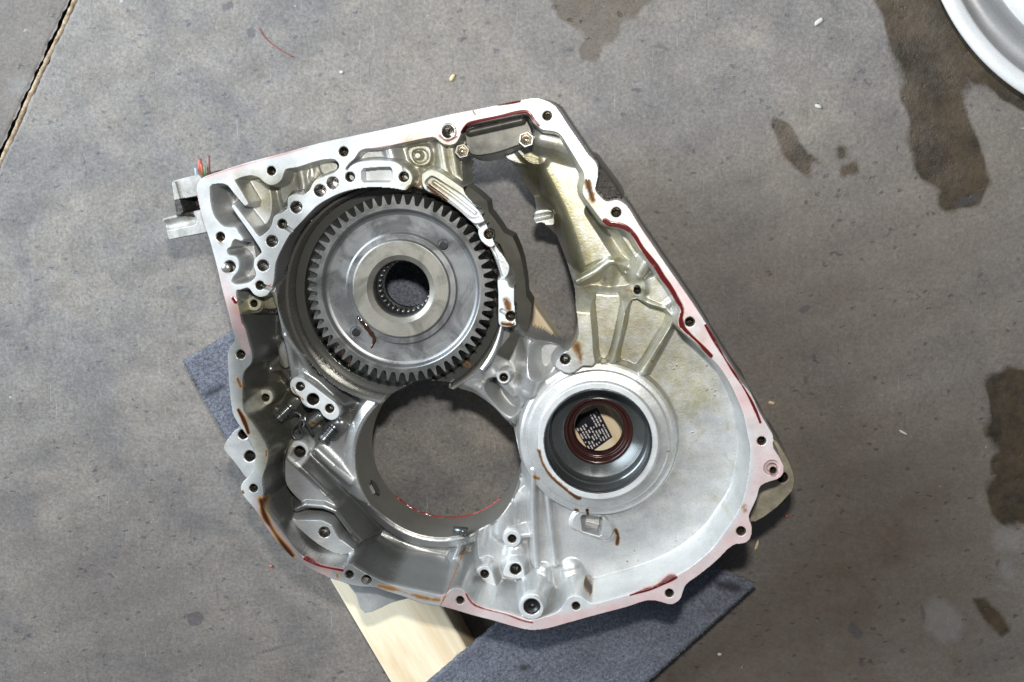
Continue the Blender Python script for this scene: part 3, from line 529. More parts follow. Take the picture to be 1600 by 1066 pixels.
# left wall leans: fill towards the flange
ramped([(366,455),(400,520),(400,600),(425,660),(440,720),(430,770),(470,850),(540,880),(640,910),(640,960),(480,900),(400,820),(360,700),(345,560)], lambda X, Y: -46 + 0 * X, 1.2, 10, -46)
DISH = [(838,640),(826,600),(858,560),(890,540),(905,470),(985,440),(1040,440),(1080,500),(1160,600),(1200,700),(1190,800),(1130,880),(1000,945),(900,960),(852,955),(845,880),(836,800),(824,740),(822,690)]
up(DISH, -46, 3.0, 6)
TROUGH = [(858,215),(905,220),(935,290),(985,340),(1030,420),(1046,452),(1000,470),(950,445),(918,420),(903,372),(886,326),(868,290),(850,250)]
_P = poly(TROUGH, -44); _s, _D = sdf(_P, 30); _Dc = np.clip(_D, 0, None); h[_s] = smax(h[_s], np.where(_D > 29, -320, -44 - 0.15 * _Dc ** 2), 6)
up([(648,222),(700,222),(735,225),(738,262),(730,285),(700,300),(640,300),(560,262),(548,250),(570,236)], -24, 4, 4)
up([(806,226),(842,205),(858,225),(850,254),(826,254)], -40, 2.2, 8); up([(770,236),(812,226),(826,252),(812,256)], -46, 6, 3)

# ---- big cylinder bore (through) and its rim
BC = np.array(W1(697, 698, -105)); BR = 122 * mmpx(-105)
def bigbore():
    sl = window(BC[None, :], BR + 40); X, Y = np.meshgrid(gx[sl[1]], gy[sl[0]]); r = np.hypot(X - BC[0], Y - BC[1]); a = np.arctan2(Y - BC[1], X - BC[0])
    # rim height: high at the left, lower at the bottom
    zr = -58 + 14 * np.cos(a - math.radians(165)) + 6 * np.cos(2 * (a - math.radians(120)))
    wall = BR + 2.5
    rim = zr - np.abs(r - wall - 3) * 0.55 - np.clip(r - wall - 10, 0, None) * 1.6
    k = (a > math.radians(95)) | (a < math.radians(-62))
    hh = np.where(k, smax(h[sl], rim, 6), h[sl])
    cyl = 0 * r; cyl = np.where(r < wall, -130 - (wall - r) * 40 + 28 * np.clip((r - BR) / 2.5, 0, 1) , 999)
    cyl = np.where(r < BR, -320, np.where(r < wall, -112 + (r - BR) / 2.5 * 60, 999))
    h[sl] = np.where(r < wall + 0.2, -320, hh)
bigfns = [bigbore]

# ---- left interior
up([(446,716),(453,718),(476,742),(500,766),(526,792),(508,789),(480,788),(464,778),(448,758),(445,738)], -31, 3.2, 3)
ridge([(452,716,-28),(480,742,-29),(510,772,-31),(528,790,-40)], 3.0, 2.5, 3)
ridge([(494,706,-42),(520,730,-43),(548,752,-47)], 4.5, 1.4, 6)
ramped([(486,700),(520,690),(552,660),(556,700),(566,745),(600,790),(560,780),(520,745)], lambda X, Y: -48 + 0 * X, 1.2, 8, -48)
up([(457,809),(470,811),(500,813),(511,816),(521,824),(528,839),(553,859),(550,864),(539,866),(519,863),(496,850),(477,835),(461,819)], -24, 6, 1.0, 'mounting_pad')
ridge([(462,797,-27),(478,790,-26),(505,792,-26),(524,800,-27),(536,816,-29),(548,832,-32),(562,846,-38)], 2.4, 3, 3)
groove([(466,804,-30),(505,804,-30),(524,813,-30),(537,836,-30)], 3.2, 8)
# bore wall ridge and web at the left of the gear
ridge([(424,448,-3),(436,478,-6),(443,512,-13),(452,550,-22),(458,588,-30)], 2.6, 3.5, 3)
ridge([(446,525,-14),(466,552,-21),(482,578,-30),(488,586,-34)], 2.0, 2.5, 3)
up([(452,548),(468,560),(484,582),(474,590),(458,590)], -34, 5, 4)
up([(453,600),(457,592),(465,590),(474,592),(489,603),(512,621),(524,630),(530,640),(529,650),(522,656),(514,656),(505,650),(499,641),(491,638.5),(481,637),(473,631),(468,621),(460,616),(455,610)], -31, 6, 1.0, 'valve_pad')
ridge([(476,583,-30),(496,596,-31),(520,618,-32),(536,632,-36)], 2.2, 2.5, 2.5)
up([(435,548),(440,535),(452,530),(456,560),(448,575),(438,570)], -46, 4, 3)
up(circ(414, 621, 12.5), -40, 5, 1.2, 'screw_boss')
up([(404,626),(424,634),(446,645),(440,664),(424,660)], -50, 4, 3)
ridge([(462,626,-47),(448,642,-47)], 6, 2.5, 4)
up([(458,691),(471,691),(480,698),(482,707),(474,722),(469.5,726),(452.5,711),(452.5,704)], -41, 6, 1.0, 'screw_boss')
ridge([(531,664,-42),(518,678,-43)], 8, 2.5, 4)
ridge([(498,652,-44),(484,662,-46)], 4.5, 4, 2)
up([(376,470),(384,463),(398,462),(409,468),(412,478),(406,488),(394,490),(382,488)], -24, 5, 2)
up(circ(396.5, 474.5, 11.5), -19, 8, 0.8, 'screw_boss')
up([(408,466),(428,455),(436,470),(436,480),(414,482)], -26, 4, 4)
for p in ([(400,560,-56),(432,530,-54),(446,512,-54)], [(408,580,-58),(440,575,-56),(452,592,-50)]): ridge(p, 3, 1.5, 5)
# ---- web between gear, big bore and bearing boss
up([(783,512),(812,508),(838,520),(880,545),(850,600),(828,620),(806,645),(796,655),(775,640),(745,612),(722,600),(716,588),(742,566),(766,538)], -44, 2.4, 8)
ridge([(770,520,-14),(757,545,-16),(738,570,-18),(718,588,-20)], 5.5, 1.5, 6)
ridge([(722,592,-30),(748,606,-34),(772,626,-40),(798,652,-46)], 5.0, 1.8, 6)
ridge([(760,568,-30),(770,585,-30)], 8, 1.5, 8)
dn([(770,602),(786,606),(800,622),(803,640),(796,640),(782,625)], -80, 6, 3, top=-40)
up(circ(787, 589.5, 10.5), -29, 7, 1.0, 'screw_boss')
ridge([(788,600,-38),(803,615,-44)], 4, 4, 2)
ridge([(828,530,-30),(836,560,-26),(832,590,-26),(826,612,-32)], 8, 1.6, 6)
ridge([(838,528,-24),(862,536,-25),(880,546,-27)], 4.2, 2.6, 4)
dn([(846,548),(862,545),(874,552),(864,566),(850,580),(844,566)], -52, 2.2, 5, top=-30)
ridge([(812,512,-10),(826,520,-14),(838,524,-20)], 3.6, 3, 2)
# ---- bearing boss
SC = np.array(W1(934, 690, -30))
def boss():
    sl = window(SC[None, :], 86); X, Y = np.meshgrid(gx[sl[1]], gy[sl[0]]); r = np.hypot(X - SC[0], Y - SC[1])
    f = np.interp(r, [0, 52.3, 53.4, 61.5, 62.5, 66, 68.8, 70.2, 79], [-30, -30, -33.2, -35.0, -36.6, -37.2, -38.5, -43, -80]); h[sl] = smax(h[sl], f, 2.5)
    setlab(sl, (r < 52.6), 'bearing_seat')
boss()
# ---- fan of ribs above the bearing boss
up([(900,456),(926,452),(927,500),(930,566),(910,572),(890,584),(868,572),(880,552),(896,540),(904,522),(901,488)], -26, 5, 3)
ridge([(903,458,-25),(930,455,-25),(958,456,-25),(985,464,-26),(1006,472,-27),(1030,482,-27),(1054,494,-27)], 3.4, 9, 1.5)
ridge([(979,466,-26),(970,510,-26),(958,562,-29)], 3.4, 3.2, 3)
ridge([(1052,494,-27),(1030,535,-27),(1006,582,-32)], 3.4, 3.2, 3)
ridge([(926,470,-27),(931,520,-27),(934,562,-30)], 2.6, 3, 3)
ridge([(1038,480,-28),(1054,470,-24),(1060,486,-24)], 3, 3, 3)
up([(1000,450),(1024,432),(1046,455),(1056,474),(1052,492),(1020,478),(1000,470)], -30, 4, 4)
up([(988,446),(996,441),(1005,446),(1007,458),(1001,466),(992,466),(985,457)], -23, 7, 0.8, 'screw_boss')
dn([(930,465),(948,463),(969,468),(962,515),(950,560),(937,561),(933,515)], -52, 7, 3, top=-34)
dn([(989,473),(1012,481),(1042,495),(1020,536),(997,573),(982,570),(969,563),(980,515)], -51, 6, 3, top=-34)
# duct behind the fan
dn([(905,446),(930,430),(950,424),(972,430),(984,448),(960,452),(930,450)], -62, 2.0, 5, top=-44)
ridge([(903,440,-46),(930,426,-40),(953,409,-38),(966,408,-38),(988,421,-39)], 2.4, 2.6, 3)
ridge([(950,420,-44),(952,438,-56)], 4.0, 1.6, 5)
groove([(928,330,-44),(950,364,-44),(984,416,-44)], 8, 13)
ridge([(846,216,-22),(870,222,-22),(898,232,-24)], 9, 2.0, 3)
up([(845,328),(836,332),(833,343),(838,351),(852,352),(866,350),(862,330)], -64, 4, 3)
groove([(834,341,-70),(860,336,-70)], 3, 5)
ridge([(1000,430,-30),(1010,412,-26)], 4, 3, 4)
# ---- lower middle: bosses, columns and the double rib
up([(752,800),(790,785),(832,760),(838,885),(842,930),(800,930),(770,912),(748,870)], -58, 2.2, 6)
ridge([(833,735,-36),(833,800,-38),(838,886,-40)], 2.4, 3.2, 2.5)
ridge([(853,760,-40),(860,820,-40),(868,884,-41)], 2.2, 2.2, 2.5)
ridge([(768,800,-56),(756,850,-60)], 2.6, 2, 4)
ridge([(790,792,-46),(786,832,-48)], 12, 1.3, 6)
up(circ(800, 842, 13.5), -44, 5, 1.2, 'screw_boss')
ridge([(812,838,-46),(832,836,-46)], 3, 2, 3)
up([(745,894),(752,886),(762,885),(768,892),(772,905),(776,922),(762,912)], -42, 4.5, 1.5, 'screw_boss')
ridge([(757,908,-50),(748,925,-52)], 7, 2, 5)
up([(790,886),(798,879),(812,879),(818,888),(817,904),(788,900)], -40, 5, 1.5, 'screw_boss')
ridge([(805,862,-50),(803,872,-50)], 9, 1.6, 5)
up(circ(831, 948, 20.5), -2.5, 9, 1.0, 'plug_boss')
ridge([(848,895,-40),(850,925,-36)], 7, 2.5, 5); ridge([(893,892,-40),(900,922,-30)], 10, 2.0, 5)
ridge([(700,838,-64),(730,812,-60)], 3, 2, 4)
groove([(727,852,-66),(702,905,-66)], 2.2, 3); ridge([(721,850,-62),(697,905,-62)], 3, 2, 4)
up(circ(733, 828, 9), -54, 3, 3)
# ---- dish details
up([(893,822),(898,806),(910,800),(936,806),(950,815),(957,830),(950,842),(934,841),(903,829)], -42, 2.5, 4)
dn([(912,808),(938,811),(936,832),(914,826)], -64, 9, 1.5, top=-44, sm=False)
# ---- pockets beside the valve deck
up(O1[:1] + [(320,280),(400,262),(540,240),(545,270),(470,330),(440,360),(420,420),(400,455),(360,455),(345,380)], -40, 3, 4)
up([(376,280),(398,275),(420,290),(424,330),(412,352),(392,330)], -27, 1.6, 6)
up([(440,285),(470,266),(486,264),(482,290),(455,300),(444,318)], -25, 1.8, 6)
ridge([(474,300,-22),(468,262,-20)], 3.4, 1.6, 5); ridge([(490,276,-24),(498,254,-24)], 6, 1.6, 5)
up([(500,256),(522,254),(526,264),(506,272)], -20, 3, 3)
ridge([(352,300,-34),(346,336,-36)], 4, 1.5, 5); ridge([(386,326,-30),(404,356,-32)], 4, 1.5, 5)
up([(368,404),(396,384),(398,440),(380,442)], -30, 1.5, 6)
up([(560,240),(600,236),(604,246),(566,250)], -16, 3, 3); ridge([(606,232,-12),(612,250,-12)], 5, 2, 4)
up([(640,232),(662,228),(672,234),(672,250),(664,258),(650,257),(640,246)], -17, 3, 3)
dn([(646,238),(660,235),(667,241),(666,250),(656,254),(648,250)], -21, 4, 1.5, top=-17)
up(circ(652.5, 243.5, 4.5), -13, 4, 1.5)
ridge([(688,226,-14),(694,262,-15),(702,282,-16)], 4.5, 1.8, 5); ridge([(650,262,-20),(656,292,-14)], 3.2, 2, 4)
ridge([(705,232,-16),(712,275,-18),(740,300,-20)], 3.0, 2.5, 3)
# ---- slot boss and small bosses round the gear bore
for f_ in bigfns: f_()
GC = np.array(W1(607, 470, 0)); GR = 181 * mmpx(0)
def gearbore():
    sl = window(GC[None, :], GR + 6); X, Y = np.meshgrid(gx[sl[1]], gy[sl[0]]); r = np.hypot(X - GC[0], Y - GC[1]); ang = np.degrees(np.arctan2(Y - GC[1], X - GC[0])) % 360
    f = np.interp(r, [0, GR - 13, GR - 12.6, GR - 4.2, GR - 3.6, GR - 1.2, GR], [-62, -62, -50, -50, -30, -26, 0])
    c = np.array(W1(635, 440, -60)); f = np.where(np.hypot(X - c[0], Y - c[1]) < 30, -320, f)
    # the bore is cut away where it meets the big through bore
    cut = np.hypot(X - BC[0], Y - BC[1]) < BR + 2.4
    sel = (r < GR) & ~cut; h[sl] = np.where(sel, np.where((h[sl] > -200) & (r >= GR - 1), np.minimum(h[sl], f), np.where(r < GR - 1, f, h[sl])), h[sl])
    setlab(sl, (r < GR - 0.1), 'gear_bore')
    return sl, r, ang
gearbore()
# thin wall that carries the bore on the right-hand side
def borewall():
    sl = window(GC[None, :], GR + 40); X, Y = np.meshgrid(gx[sl[1]], gy[sl[0]]); r = np.hypot(X - GC[0], Y - GC[1]); a = np.degrees(np.arctan2(Y - GC[1], X - GC[0]))
    k = (a > -38) & (a < 62) & (r > GR - 1)
    w = 2.2 + 1.2 * np.sin(np.radians(a) * 9); z = -6 - 0.0 * a
    f = z - np.clip(r - GR - w, 0, None) * 16.0; f = np.where(r < GR + w, z - 0.6 * np.abs(r - GR - w / 2), f)
    h[sl] = np.where(k, smax(h[sl], f, 2.0), h[sl])
borewall()
up([(659,277),(665,269),(675,265.5),(686,269),(706,282),(729,299),(750,318),(763,327),(766,334),(758,345),(744,350),(735,345),(714,326),(688,307.5),(664,296)], -1.5, 7, 0.6, 'slotted_pad')
dn([(669,280),(677,277),(697,289.5),(721,305),(742,324),(752,332),(747,339),(734,340),(711,321.5),(687,303),(666,288)], -10.5, 14, 0.5, top=-1.5)
ridge([(678,285,-9),(712,309,-9),(742,333,-9)], 1.6, 2.5, 0.8)
up([(747.5,361),(759,351),(770,350),(778,361),(778,376),(766,387),(753,377.5)], -1.5, 8, 0.6, 'screw_boss')
up([(772,388),(778,386),(790,402),(796,414),(794,428),(788,434),(782,420),(778,404)], -5, 5, 2)
up([(778,440),(784,437),(793,440),(797,449),(808,453),(815,463),(816,476),(812,489),(812,502),(802,510),(789,511),(780,507),(779,489),(779,461)], 0, 8, 0.4, 'screw_boss')
# nothing of the floor reaches past the flange; the openings right through the casting
m_ = 42.0
full = (slice(0, NY), slice(0, NX))
def fullsdf(px, n=3):
    P = poly(px, 0, True, n); sl, D = sdf(P, m_); F = np.full((NY, NX), m_); F[sl] = D; return F
Do, Dc, D1 = fullsdf(OUT), fullsdf(CAV), fullsdf(O1, 2)
h = np.where(Do > -2.5, -320, h)
def void(px, z):
    P = poly(px, z); sl, D = sdf(P, 4); h[sl][D < 0] = -320; k = (D >= 0) & (D < 1.6) & (h[sl] > -200) & (h[sl] < -8); h[sl][k] = np.minimum(h[sl][k], -100 + 45 * D[k])
void([(737,272),(738,244),(772,232),(792,246),(804,262),(816,288),(830,312),(836,326),(830,338),(838,350),(850,350),(864,372),(879,402),(890,427),(897,447),(899,470),(902,500),(893,528),(878,531),(850,519),(822,504),(815,470),(812,420),(800,392),(788,376),(778,352),(762,320),(742,296)], -70)
_r = np.hypot(*np.meshgrid(gx - SC[0], gy - SC[1])); h[_r < 46.7] = -320
# ---- brackets outside the flange
up([(350,697),(356,686),(376,668),(400,690),(402,740),(390,752),(366,722),(352,706)], -30, 40, 0.5, 'side_lug')
up([(545,905),(640,930),(612,942),(570,958),(556,930)], -40, 40, 0.5, 'bottom_lug')
up([(1205,690),(1222,702),(1240,738),(1240,762),(1232,774),(1205,800),(1172,815),(1180,760)], -46, 40, 0.5, 'side_bracket')
up([(268,285),(271,282),(310,272),(335,300),(306,307),(281,312)], -42, 40, 0.5, 'harness_bracket', sm=False)
up([(268,285),(274,284),(287,330),(282,338),(276,340)], -40, 40, 0.5, 'harness_bracket', sm=False)
up([(254,341),(283,334),(322,326),(330,362),(264,375)], -46, 40, 0.5, 'harness_bracket', sm=False)
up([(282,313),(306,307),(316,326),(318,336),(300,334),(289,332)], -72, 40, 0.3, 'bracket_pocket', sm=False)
groove([(262,352,-46),(300,344,-46)], 5, 3)
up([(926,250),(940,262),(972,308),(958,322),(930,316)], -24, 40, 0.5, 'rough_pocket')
# ---- flange and valve deck: one machined face
Dd = np.maximum(Do, np.maximum(-Dc, -D1))
inside = Do <= 0
kx = np.where((gx[None, :] > W1(1000, 600)[0]) & np.ones((NY, 1), bool), 7.0, 4.5)
slope = np.where(inside, 9.0, 75.0)
fw = -slope * np.clip(Dd, 0, None)
fw = np.where((np.abs(Dd) < 0.01) | (Dd <= 0), 0, fw)
# inside the gear bore the bore itself makes the wall
gb = np.hypot(*np.meshgrid(gx - GC[0], gy - GC[1])) < GR - 0.2
hs = smax(h, fw, kx); h = np.where(Dd <= 0, 0.0, np.where(inside, np.where(gb, h, np.minimum(hs, 3)), np.maximum(h, fw)))
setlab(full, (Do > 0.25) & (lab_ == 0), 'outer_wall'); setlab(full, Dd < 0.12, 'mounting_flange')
vdeck = spline(W([(350,330),(420,300),(470,262),(545,240),(560,246),(650,262),(650,300),(560,305),(480,345),(440,400),(432,455),(400,470),(374,452),(380,400)], 0), 3); sl, D = sdf(vdeck, 5); setlab(sl, (D < 0) & (Dd[sl] < 0.12), 'valve_deck')
# rims of bosses standing on the flange plane
h[np.hypot(*np.meshgrid(gx - W1(831, 948, -2.5)[0], gy - W1(831, 948, -2.5)[1])) < 20.0 * mmpx(0)] = 0.6
setlab(full, np.hypot(*np.meshgrid(gx - W1(831, 948, 0)[0], gy - W1(831, 948, 0)[1])) < 20.0 * mmpx(0), 'plug_boss')
c = W1(700, 206, 0); r_ = np.hypot(*np.meshgrid(gx - c[0], gy - c[1])); h[r_ < 12.5 * mmpx(0)] = 0.8; setlab(full, r_ < 12.5 * mmpx(0), 'locating_bushing')
c = W1(1206, 731, 0); r_ = np.hypot(*np.meshgrid(gx - c[0], gy - c[1])); h[r_ < 12 * mmpx(0)] = -2.5
# baffle plate
up([(728,209),(735,202),(770,193),(808,184.5),(819,184),(826,194),(831,208),(826,221),(810,227),(775,239),(745,243),(733,238),(728,226)], -10, 10, 1.5, 'baffle_plate', lo=-16)
groove([(735,206,-10),(775,197,-10),(815,188,-10)], 4, -3.5)
# drilled holes
for x, y, r, d in ((424,267,7,18),(537,237,7.5,18),(855,181,7,18),(963,332,7.5,18),(1078,503,7.5,18),(1190,689,7,18),(1158,830,7.5,18),(1046,927,7,18),(900,947,6.8,18),(719,938,6.8,18),(546,898,7,18),(396,763,7,18),(376,554,7.5,18),(344.5,370,7.3,18),
                   (463,324,9.4,26),(500,298,9.4,26),(520,286,9.4,22),(547,276.5,7.6,14),(631,276.5,7.8,16),(441,350,7.6,16),(425,377,9.3,26),(411,415,9.3,26),(406,446,7.3,16),(359,416.5,9.4,24),(798,494,8,18),(764,366,8,18)): hole(x, y, r, 0 if x != 764 else -1.5, d)
hole(700, 206, 9, 0.8, 40); hole(1207, 732, 8.5, -2.5, 6); hole(1208, 735, 5.5, -8.5, 16)
for x, y, r, z, d in ((396.5,474.5,6,-19,16),(414.5,621.5,6.5,-40,16),(469,604,7.4,-31,16),(489,624,10,-31,60),(515,638.5,7.4,-31,16),(468,706,9.8,-41,50),(787,590,6.6,-29,18),(883,561.5,8.2,-26,16),(996,454,6.2,-23,18),(800,842,7,-44,20),(757,897,7.2,-42,16),(805.5,889.5,9.4,-40,30),(507,832,9.4,-24,18),(831,948,13.6,0.6,9),(380,679,8.5,-30,40),(390,713,9.6,-30,40),(1222,746,9,-46,30),(595,866,7,-66,12)): hole(x, y, r, z, d)
dn([(565,268),(568,264),(590,262),(610,262),(613,266),(613,280),(609,284),(590,285),(568,285),(565,281)], -16, 60, 0.1, sm=False)
groove([(632,268,0),(630,258,0)], 1.2, 2.5); groove([(446,355,0),(456,362,0)], 2.0, 4); groove([(413,448,0),(424,452,0)], 2.0, 4); groove([(784,486,0),(796,493,0)], 2.0, 4)
GX0, GY0 = np.meshgrid(gx, gy)
# ---- oil, fluid and varnish on the casting (0 red fluid, 1 brown oil, 2 yellow varnish, 3 oil film with shade painted in)
region([(380,470),(440,480),(470,580),(560,610),(545,700),(570,770),(640,840),(620,900),(540,880),(470,860),(420,780),(425,690),(385,600)], 3, 0.90, -46, 14)  # left interior walls: oil film deepened with painted shade
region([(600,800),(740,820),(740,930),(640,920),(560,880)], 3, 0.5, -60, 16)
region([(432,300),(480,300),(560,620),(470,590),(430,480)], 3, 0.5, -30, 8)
for r_ in ([(845,215),(900,235),(1030,430),(1070,520),(1000,580),(900,560),(890,440),(800,250)], [(900,450),(1060,480),(1100,560),(1130,640),(1060,660),(990,580),(900,570)], [(640,215),(740,215),(745,300),(650,300)]): region(r_, 2, 0.60, -35, 16)
region([(380,270),(470,260),(530,250),(520,275),(450,320),(410,340)], 2, 0.45, -20, 8); region([(980,600),(1130,600),(1150,780),(1010,830)], 2, 0.16, -45, 30)
region([(370,470),(430,455),(440,480),(400,495)], 2, 0.8, -20, 5); region([(400,600),(450,560),(460,720),(420,700)], 2, 0.6, -45, 10)
R_ = lambda pts, w, a=1.0, z=0, s=None: stroke(pts, w, 0, a, z, s)
B_2 = lambda pts, w, a=1.0, z=0, s=None: stroke(pts, w, 1, a, z, s)
region([(455,806),(515,812),(530,838),(556,862),(520,868),(480,842)], 3, 0.0, -45, 2); _P = poly([(455,806),(515,812),(530,838),(556,862),(520,868),(480,842)], -24); _s, _D = sdf(_P, 5); stain[_s + (3,)] *= ss(_D / 3 + .5) * .8 + .2
for _p in ([(453,600),(465,588),(490,602),(532,636),(526,658),(505,652),(468,622)], [(450,690),(484,695),(484,710),(470,728),(450,712)]):
    _P = poly(_p, -34); _s, _D = sdf(_P, 5); stain[_s + (3,)] *= ss(_D / 2 + .5)
for _p, _z, _a in ((circ(414, 621, 13), -40, 0.0), ([(446,716),(453,718),(500,766),(526,792),(480,788),(464,778),(446,755)], -31, 0.35), ([(494,700),(525,690),(552,668),(556,720),(575,765),(545,755)], -45, 0.45), (circ(396, 475, 13), -19, 0.0), ([(437,545),(452,530),(456,560),(448,578)], -46, 0.4)):
    _P = poly(_p, _z); _s, _D = sdf(_P, 6); stain[_s + (3,)] *= _a + (1 - _a) * ss(_D / 4 + .5)
region([(812,240),(850,240),(880,290),(915,365),(930,405),(915,440),(900,435),(880,375),(845,315),(820,270)], 2, 1.0, -60, 6); region([(812,240),(846,240),(872,290),(905,365),(920,405),(908,440),(898,435),(876,375),(840,315),(816,270)], 3, 0.62, -60, 6)  # tube: yellow varnish and oil, with its steep-side shade painted in
stain[..., 3] = np.where(np.hypot(GX0 - GC[0], GY0 - GC[1]) < GR - 4.0, 1.0, stain[..., 3])  # bore darkened behind the gear so the teeth stand out
# pink film over the right and bottom flange
region([(940,310),(985,320),(1100,495),(1215,690),(1230,740),(1180,850),(1060,950),(860,990),(740,965),(690,945),(700,915),(830,960),(1000,925),(1120,850),(1170,760),(1165,660),(1100,550),(1055,490),(985,365)], 0, 0.40, 0, 5)
region([(318,270),(395,250),(400,262),(330,285)], 0, 0.22, 0, 3); region([(340,420),(365,440),(392,545),(375,545),(350,470)], 0, 0.30, 0, 4); region([(395,775),(470,870),(520,890),(500,900),(420,830)], 0, 0.34, 0, 3)
region([(690,180),(830,155),(860,165),(740,190),(712,225),(690,215)], 0, 0.3, 0, 4)
R_([(945,345),(954,351),(966,353),(979,357),(990,367),(1002,386),(1022,413),(1034,432),(1048,451),(1060,472),(1066,485),(1064,498),(1066,509)], 9, 1.0, 0, 1.2); R_([(1064,490),(1065,506),(1072,517),(1093,537),(1110,556)], 7, 1.0, 0, 1.0)
R_([(1102,508),(1124,546),(1143,577),(1168,616),(1182,645),(1188,660)], 4.5, 1.0, 0, 0.9); R_([(722,206),(727,198),(735,192.5),(770,184.5),(810,176),(825,176),(834,187),(842,196)], 5.5, 1.0, 0, 1.0)
R_([(778,164),(812,158)], 4, 0.9); R_([(320,278),(352,267),(400,253),(480,231)], 3.2, 0.55); R_([(308,300),(316,340),(330,385),(348,452),(364,515)], 2.2, 0.55); R_([(688,212),(700,220),(713,213)], 9, 0.75); R_([(560,236),(610,227),(676,214)], 2.2, 0.7)
R_([(356,560),(357,600),(362,640)], 1.6, 0.7); R_([(476,873),(500,884),(535,891)], 5, 0.95, 0, 1.0); R_([(728,928),(743,946),(790,960),(815,969),(832,973)], 4.0, 0.8, 0, 0.9); R_([(985,930),(1024,917),(1056,902)], 5.5, 1.0, 0, 1.0)
R_([(1135,860),(1115,882),(1090,901)], 3, 0.7); R_([(735,962),(775,972),(820,984)], 2.2, 0.6); R_([(388,785),(410,812),(440,853)], 2.2, 0.7); R_([(1191,690),(1190,697)], 9, 0.5); R_([(752,378),(764,386)], 4, 0.85); R_([(364,466),(368,472)], 6, 0.9); R_([(418,447),(424,444)], 5, 0.8); R_([(660,792),(700,800),(745,799),(775,787)], 3, 0.9, -108)
R_([(486,638),(500,641)], 3, 0.8, -31)
B_2([(408,782),(412,800),(420,818),(436,842),(456,868)], 9, 1.0, 0, 3.0); B_2([(372,640),(378,650),(384,664),(388,676)], 6, 1.0); B_2([(371,592),(376,604)], 7, 0.8); B_2([(918,282),(921,296),(926,312)], 10, 0.95, 0, 3.5); B_2([(790,470),(794,482)], 9, 0.7)
B_2([(785,506),(800,507)], 6, 0.85); B_2([(526,897),(527,903)], 6, 0.6); B_2([(568,902),(570,908)], 8, 0.6); B_2([(592,915),(620,922),(660,934),(686,938)], 7, 0.62, 0, 2.5); B_2([(741,174),(743,178)], 5, 0.6); B_2([(1162,793),(1164,797)], 10, 0.5); B_2([(416,704),(416,712)], 4, 0.7); B_2([(379,768),(380,770)], 4, 0.7)
B_2([(669,292),(680,300),(696,312)], 7, 0.9, -1.5); B_2([(901,540),(905,552),(908,566)], 10, 0.72, -26, 3.5); B_2([(842,705),(848,725),(860,744),(878,760),(900,778),(906,780)], 6, 0.85, -31); B_2([(836,745),(842,747)], 9, 0.7, -38); B_2([(918,792),(919,806)], 6, 1.0, -46); B_2([(962,828),(966,838),(964,850)], 6, 0.85, -46); B_2([(900,793),(902,794)], 6, 0.9, -46)
B_2([(816,517),(834,525),(840,530)], 6, 0.8, -14); B_2([(718,577),(724,582)], 7, 0.7, -18); B_2([(457,606),(464,617),(474,625)], 4, 0.6, -31); B_2([(488,661),(496,664)], 8, 0.8, -44); B_2([(345,377),(345,379)], 8, 0.5); B_2([(980,462),(988,462)], 6, 0.5, -23); B_2([(640,290),(634,296)], 3, 0.5); B_2([(727,857),(703,905)], 3.5, 0.6, -66)
B_2([(915,900),(924,908)], 6, 1.0, -44, 1.0); B_2([(655,268),(656,285),(650,296)], 5, 0.4, -18); B_2([(688,290),(700,300)], 5, 0.4, -1.5)
# sheen of varnish streaks in the dish
for q in range(26):
    x, y = random.uniform(1000, 1140), random.uniform(620, 860)
    if math.hypot(x - 934, y - 690) > 120 and x < 1135 - max(0, y - 760) * .7: stroke([(x, y), (x + random.uniform(-25, 25), y + random.uniform(10, 34))], random.uniform(4, 18), 2, random.uniform(.2, .4), -46)
for q in range(40):
    x, y = random.uniform(960, 1150), random.uniform(560, 880)
    if math.hypot(x - 934, y - 690) > 110 and x < 1140 - max(0, y - 760) * .7: stroke([(x, y), (x + random.uniform(-3, 3), y + random.uniform(-3, 3))], random.uniform(1, 2.6), 1, random.uniform(.5, .8), -46, 0.5)
k_ = (stain[..., 0] < 0.42) & (Dd > 0.1); stain[..., 0][k_] = 0
pn = 0.78 + 0.22 * np.sin(GX0 * 0.09 + 1.5 * np.sin(GY0 * 0.05)) * np.sin(GY0 * 0.11 + 2 * np.sin(GX0 * 0.04)); k_ = stain[..., 0] < 0.42; stain[..., 0] = np.where(k_, stain[..., 0] * pn, stain[..., 0])
h = np.where(h > -200, h + 0.40 * ss((stain[..., 0] - 0.55) / 0.4) + 0.30 * ss((stain[..., 1] - 0.45) / 0.4), h)   # fluid stands proud of the metal
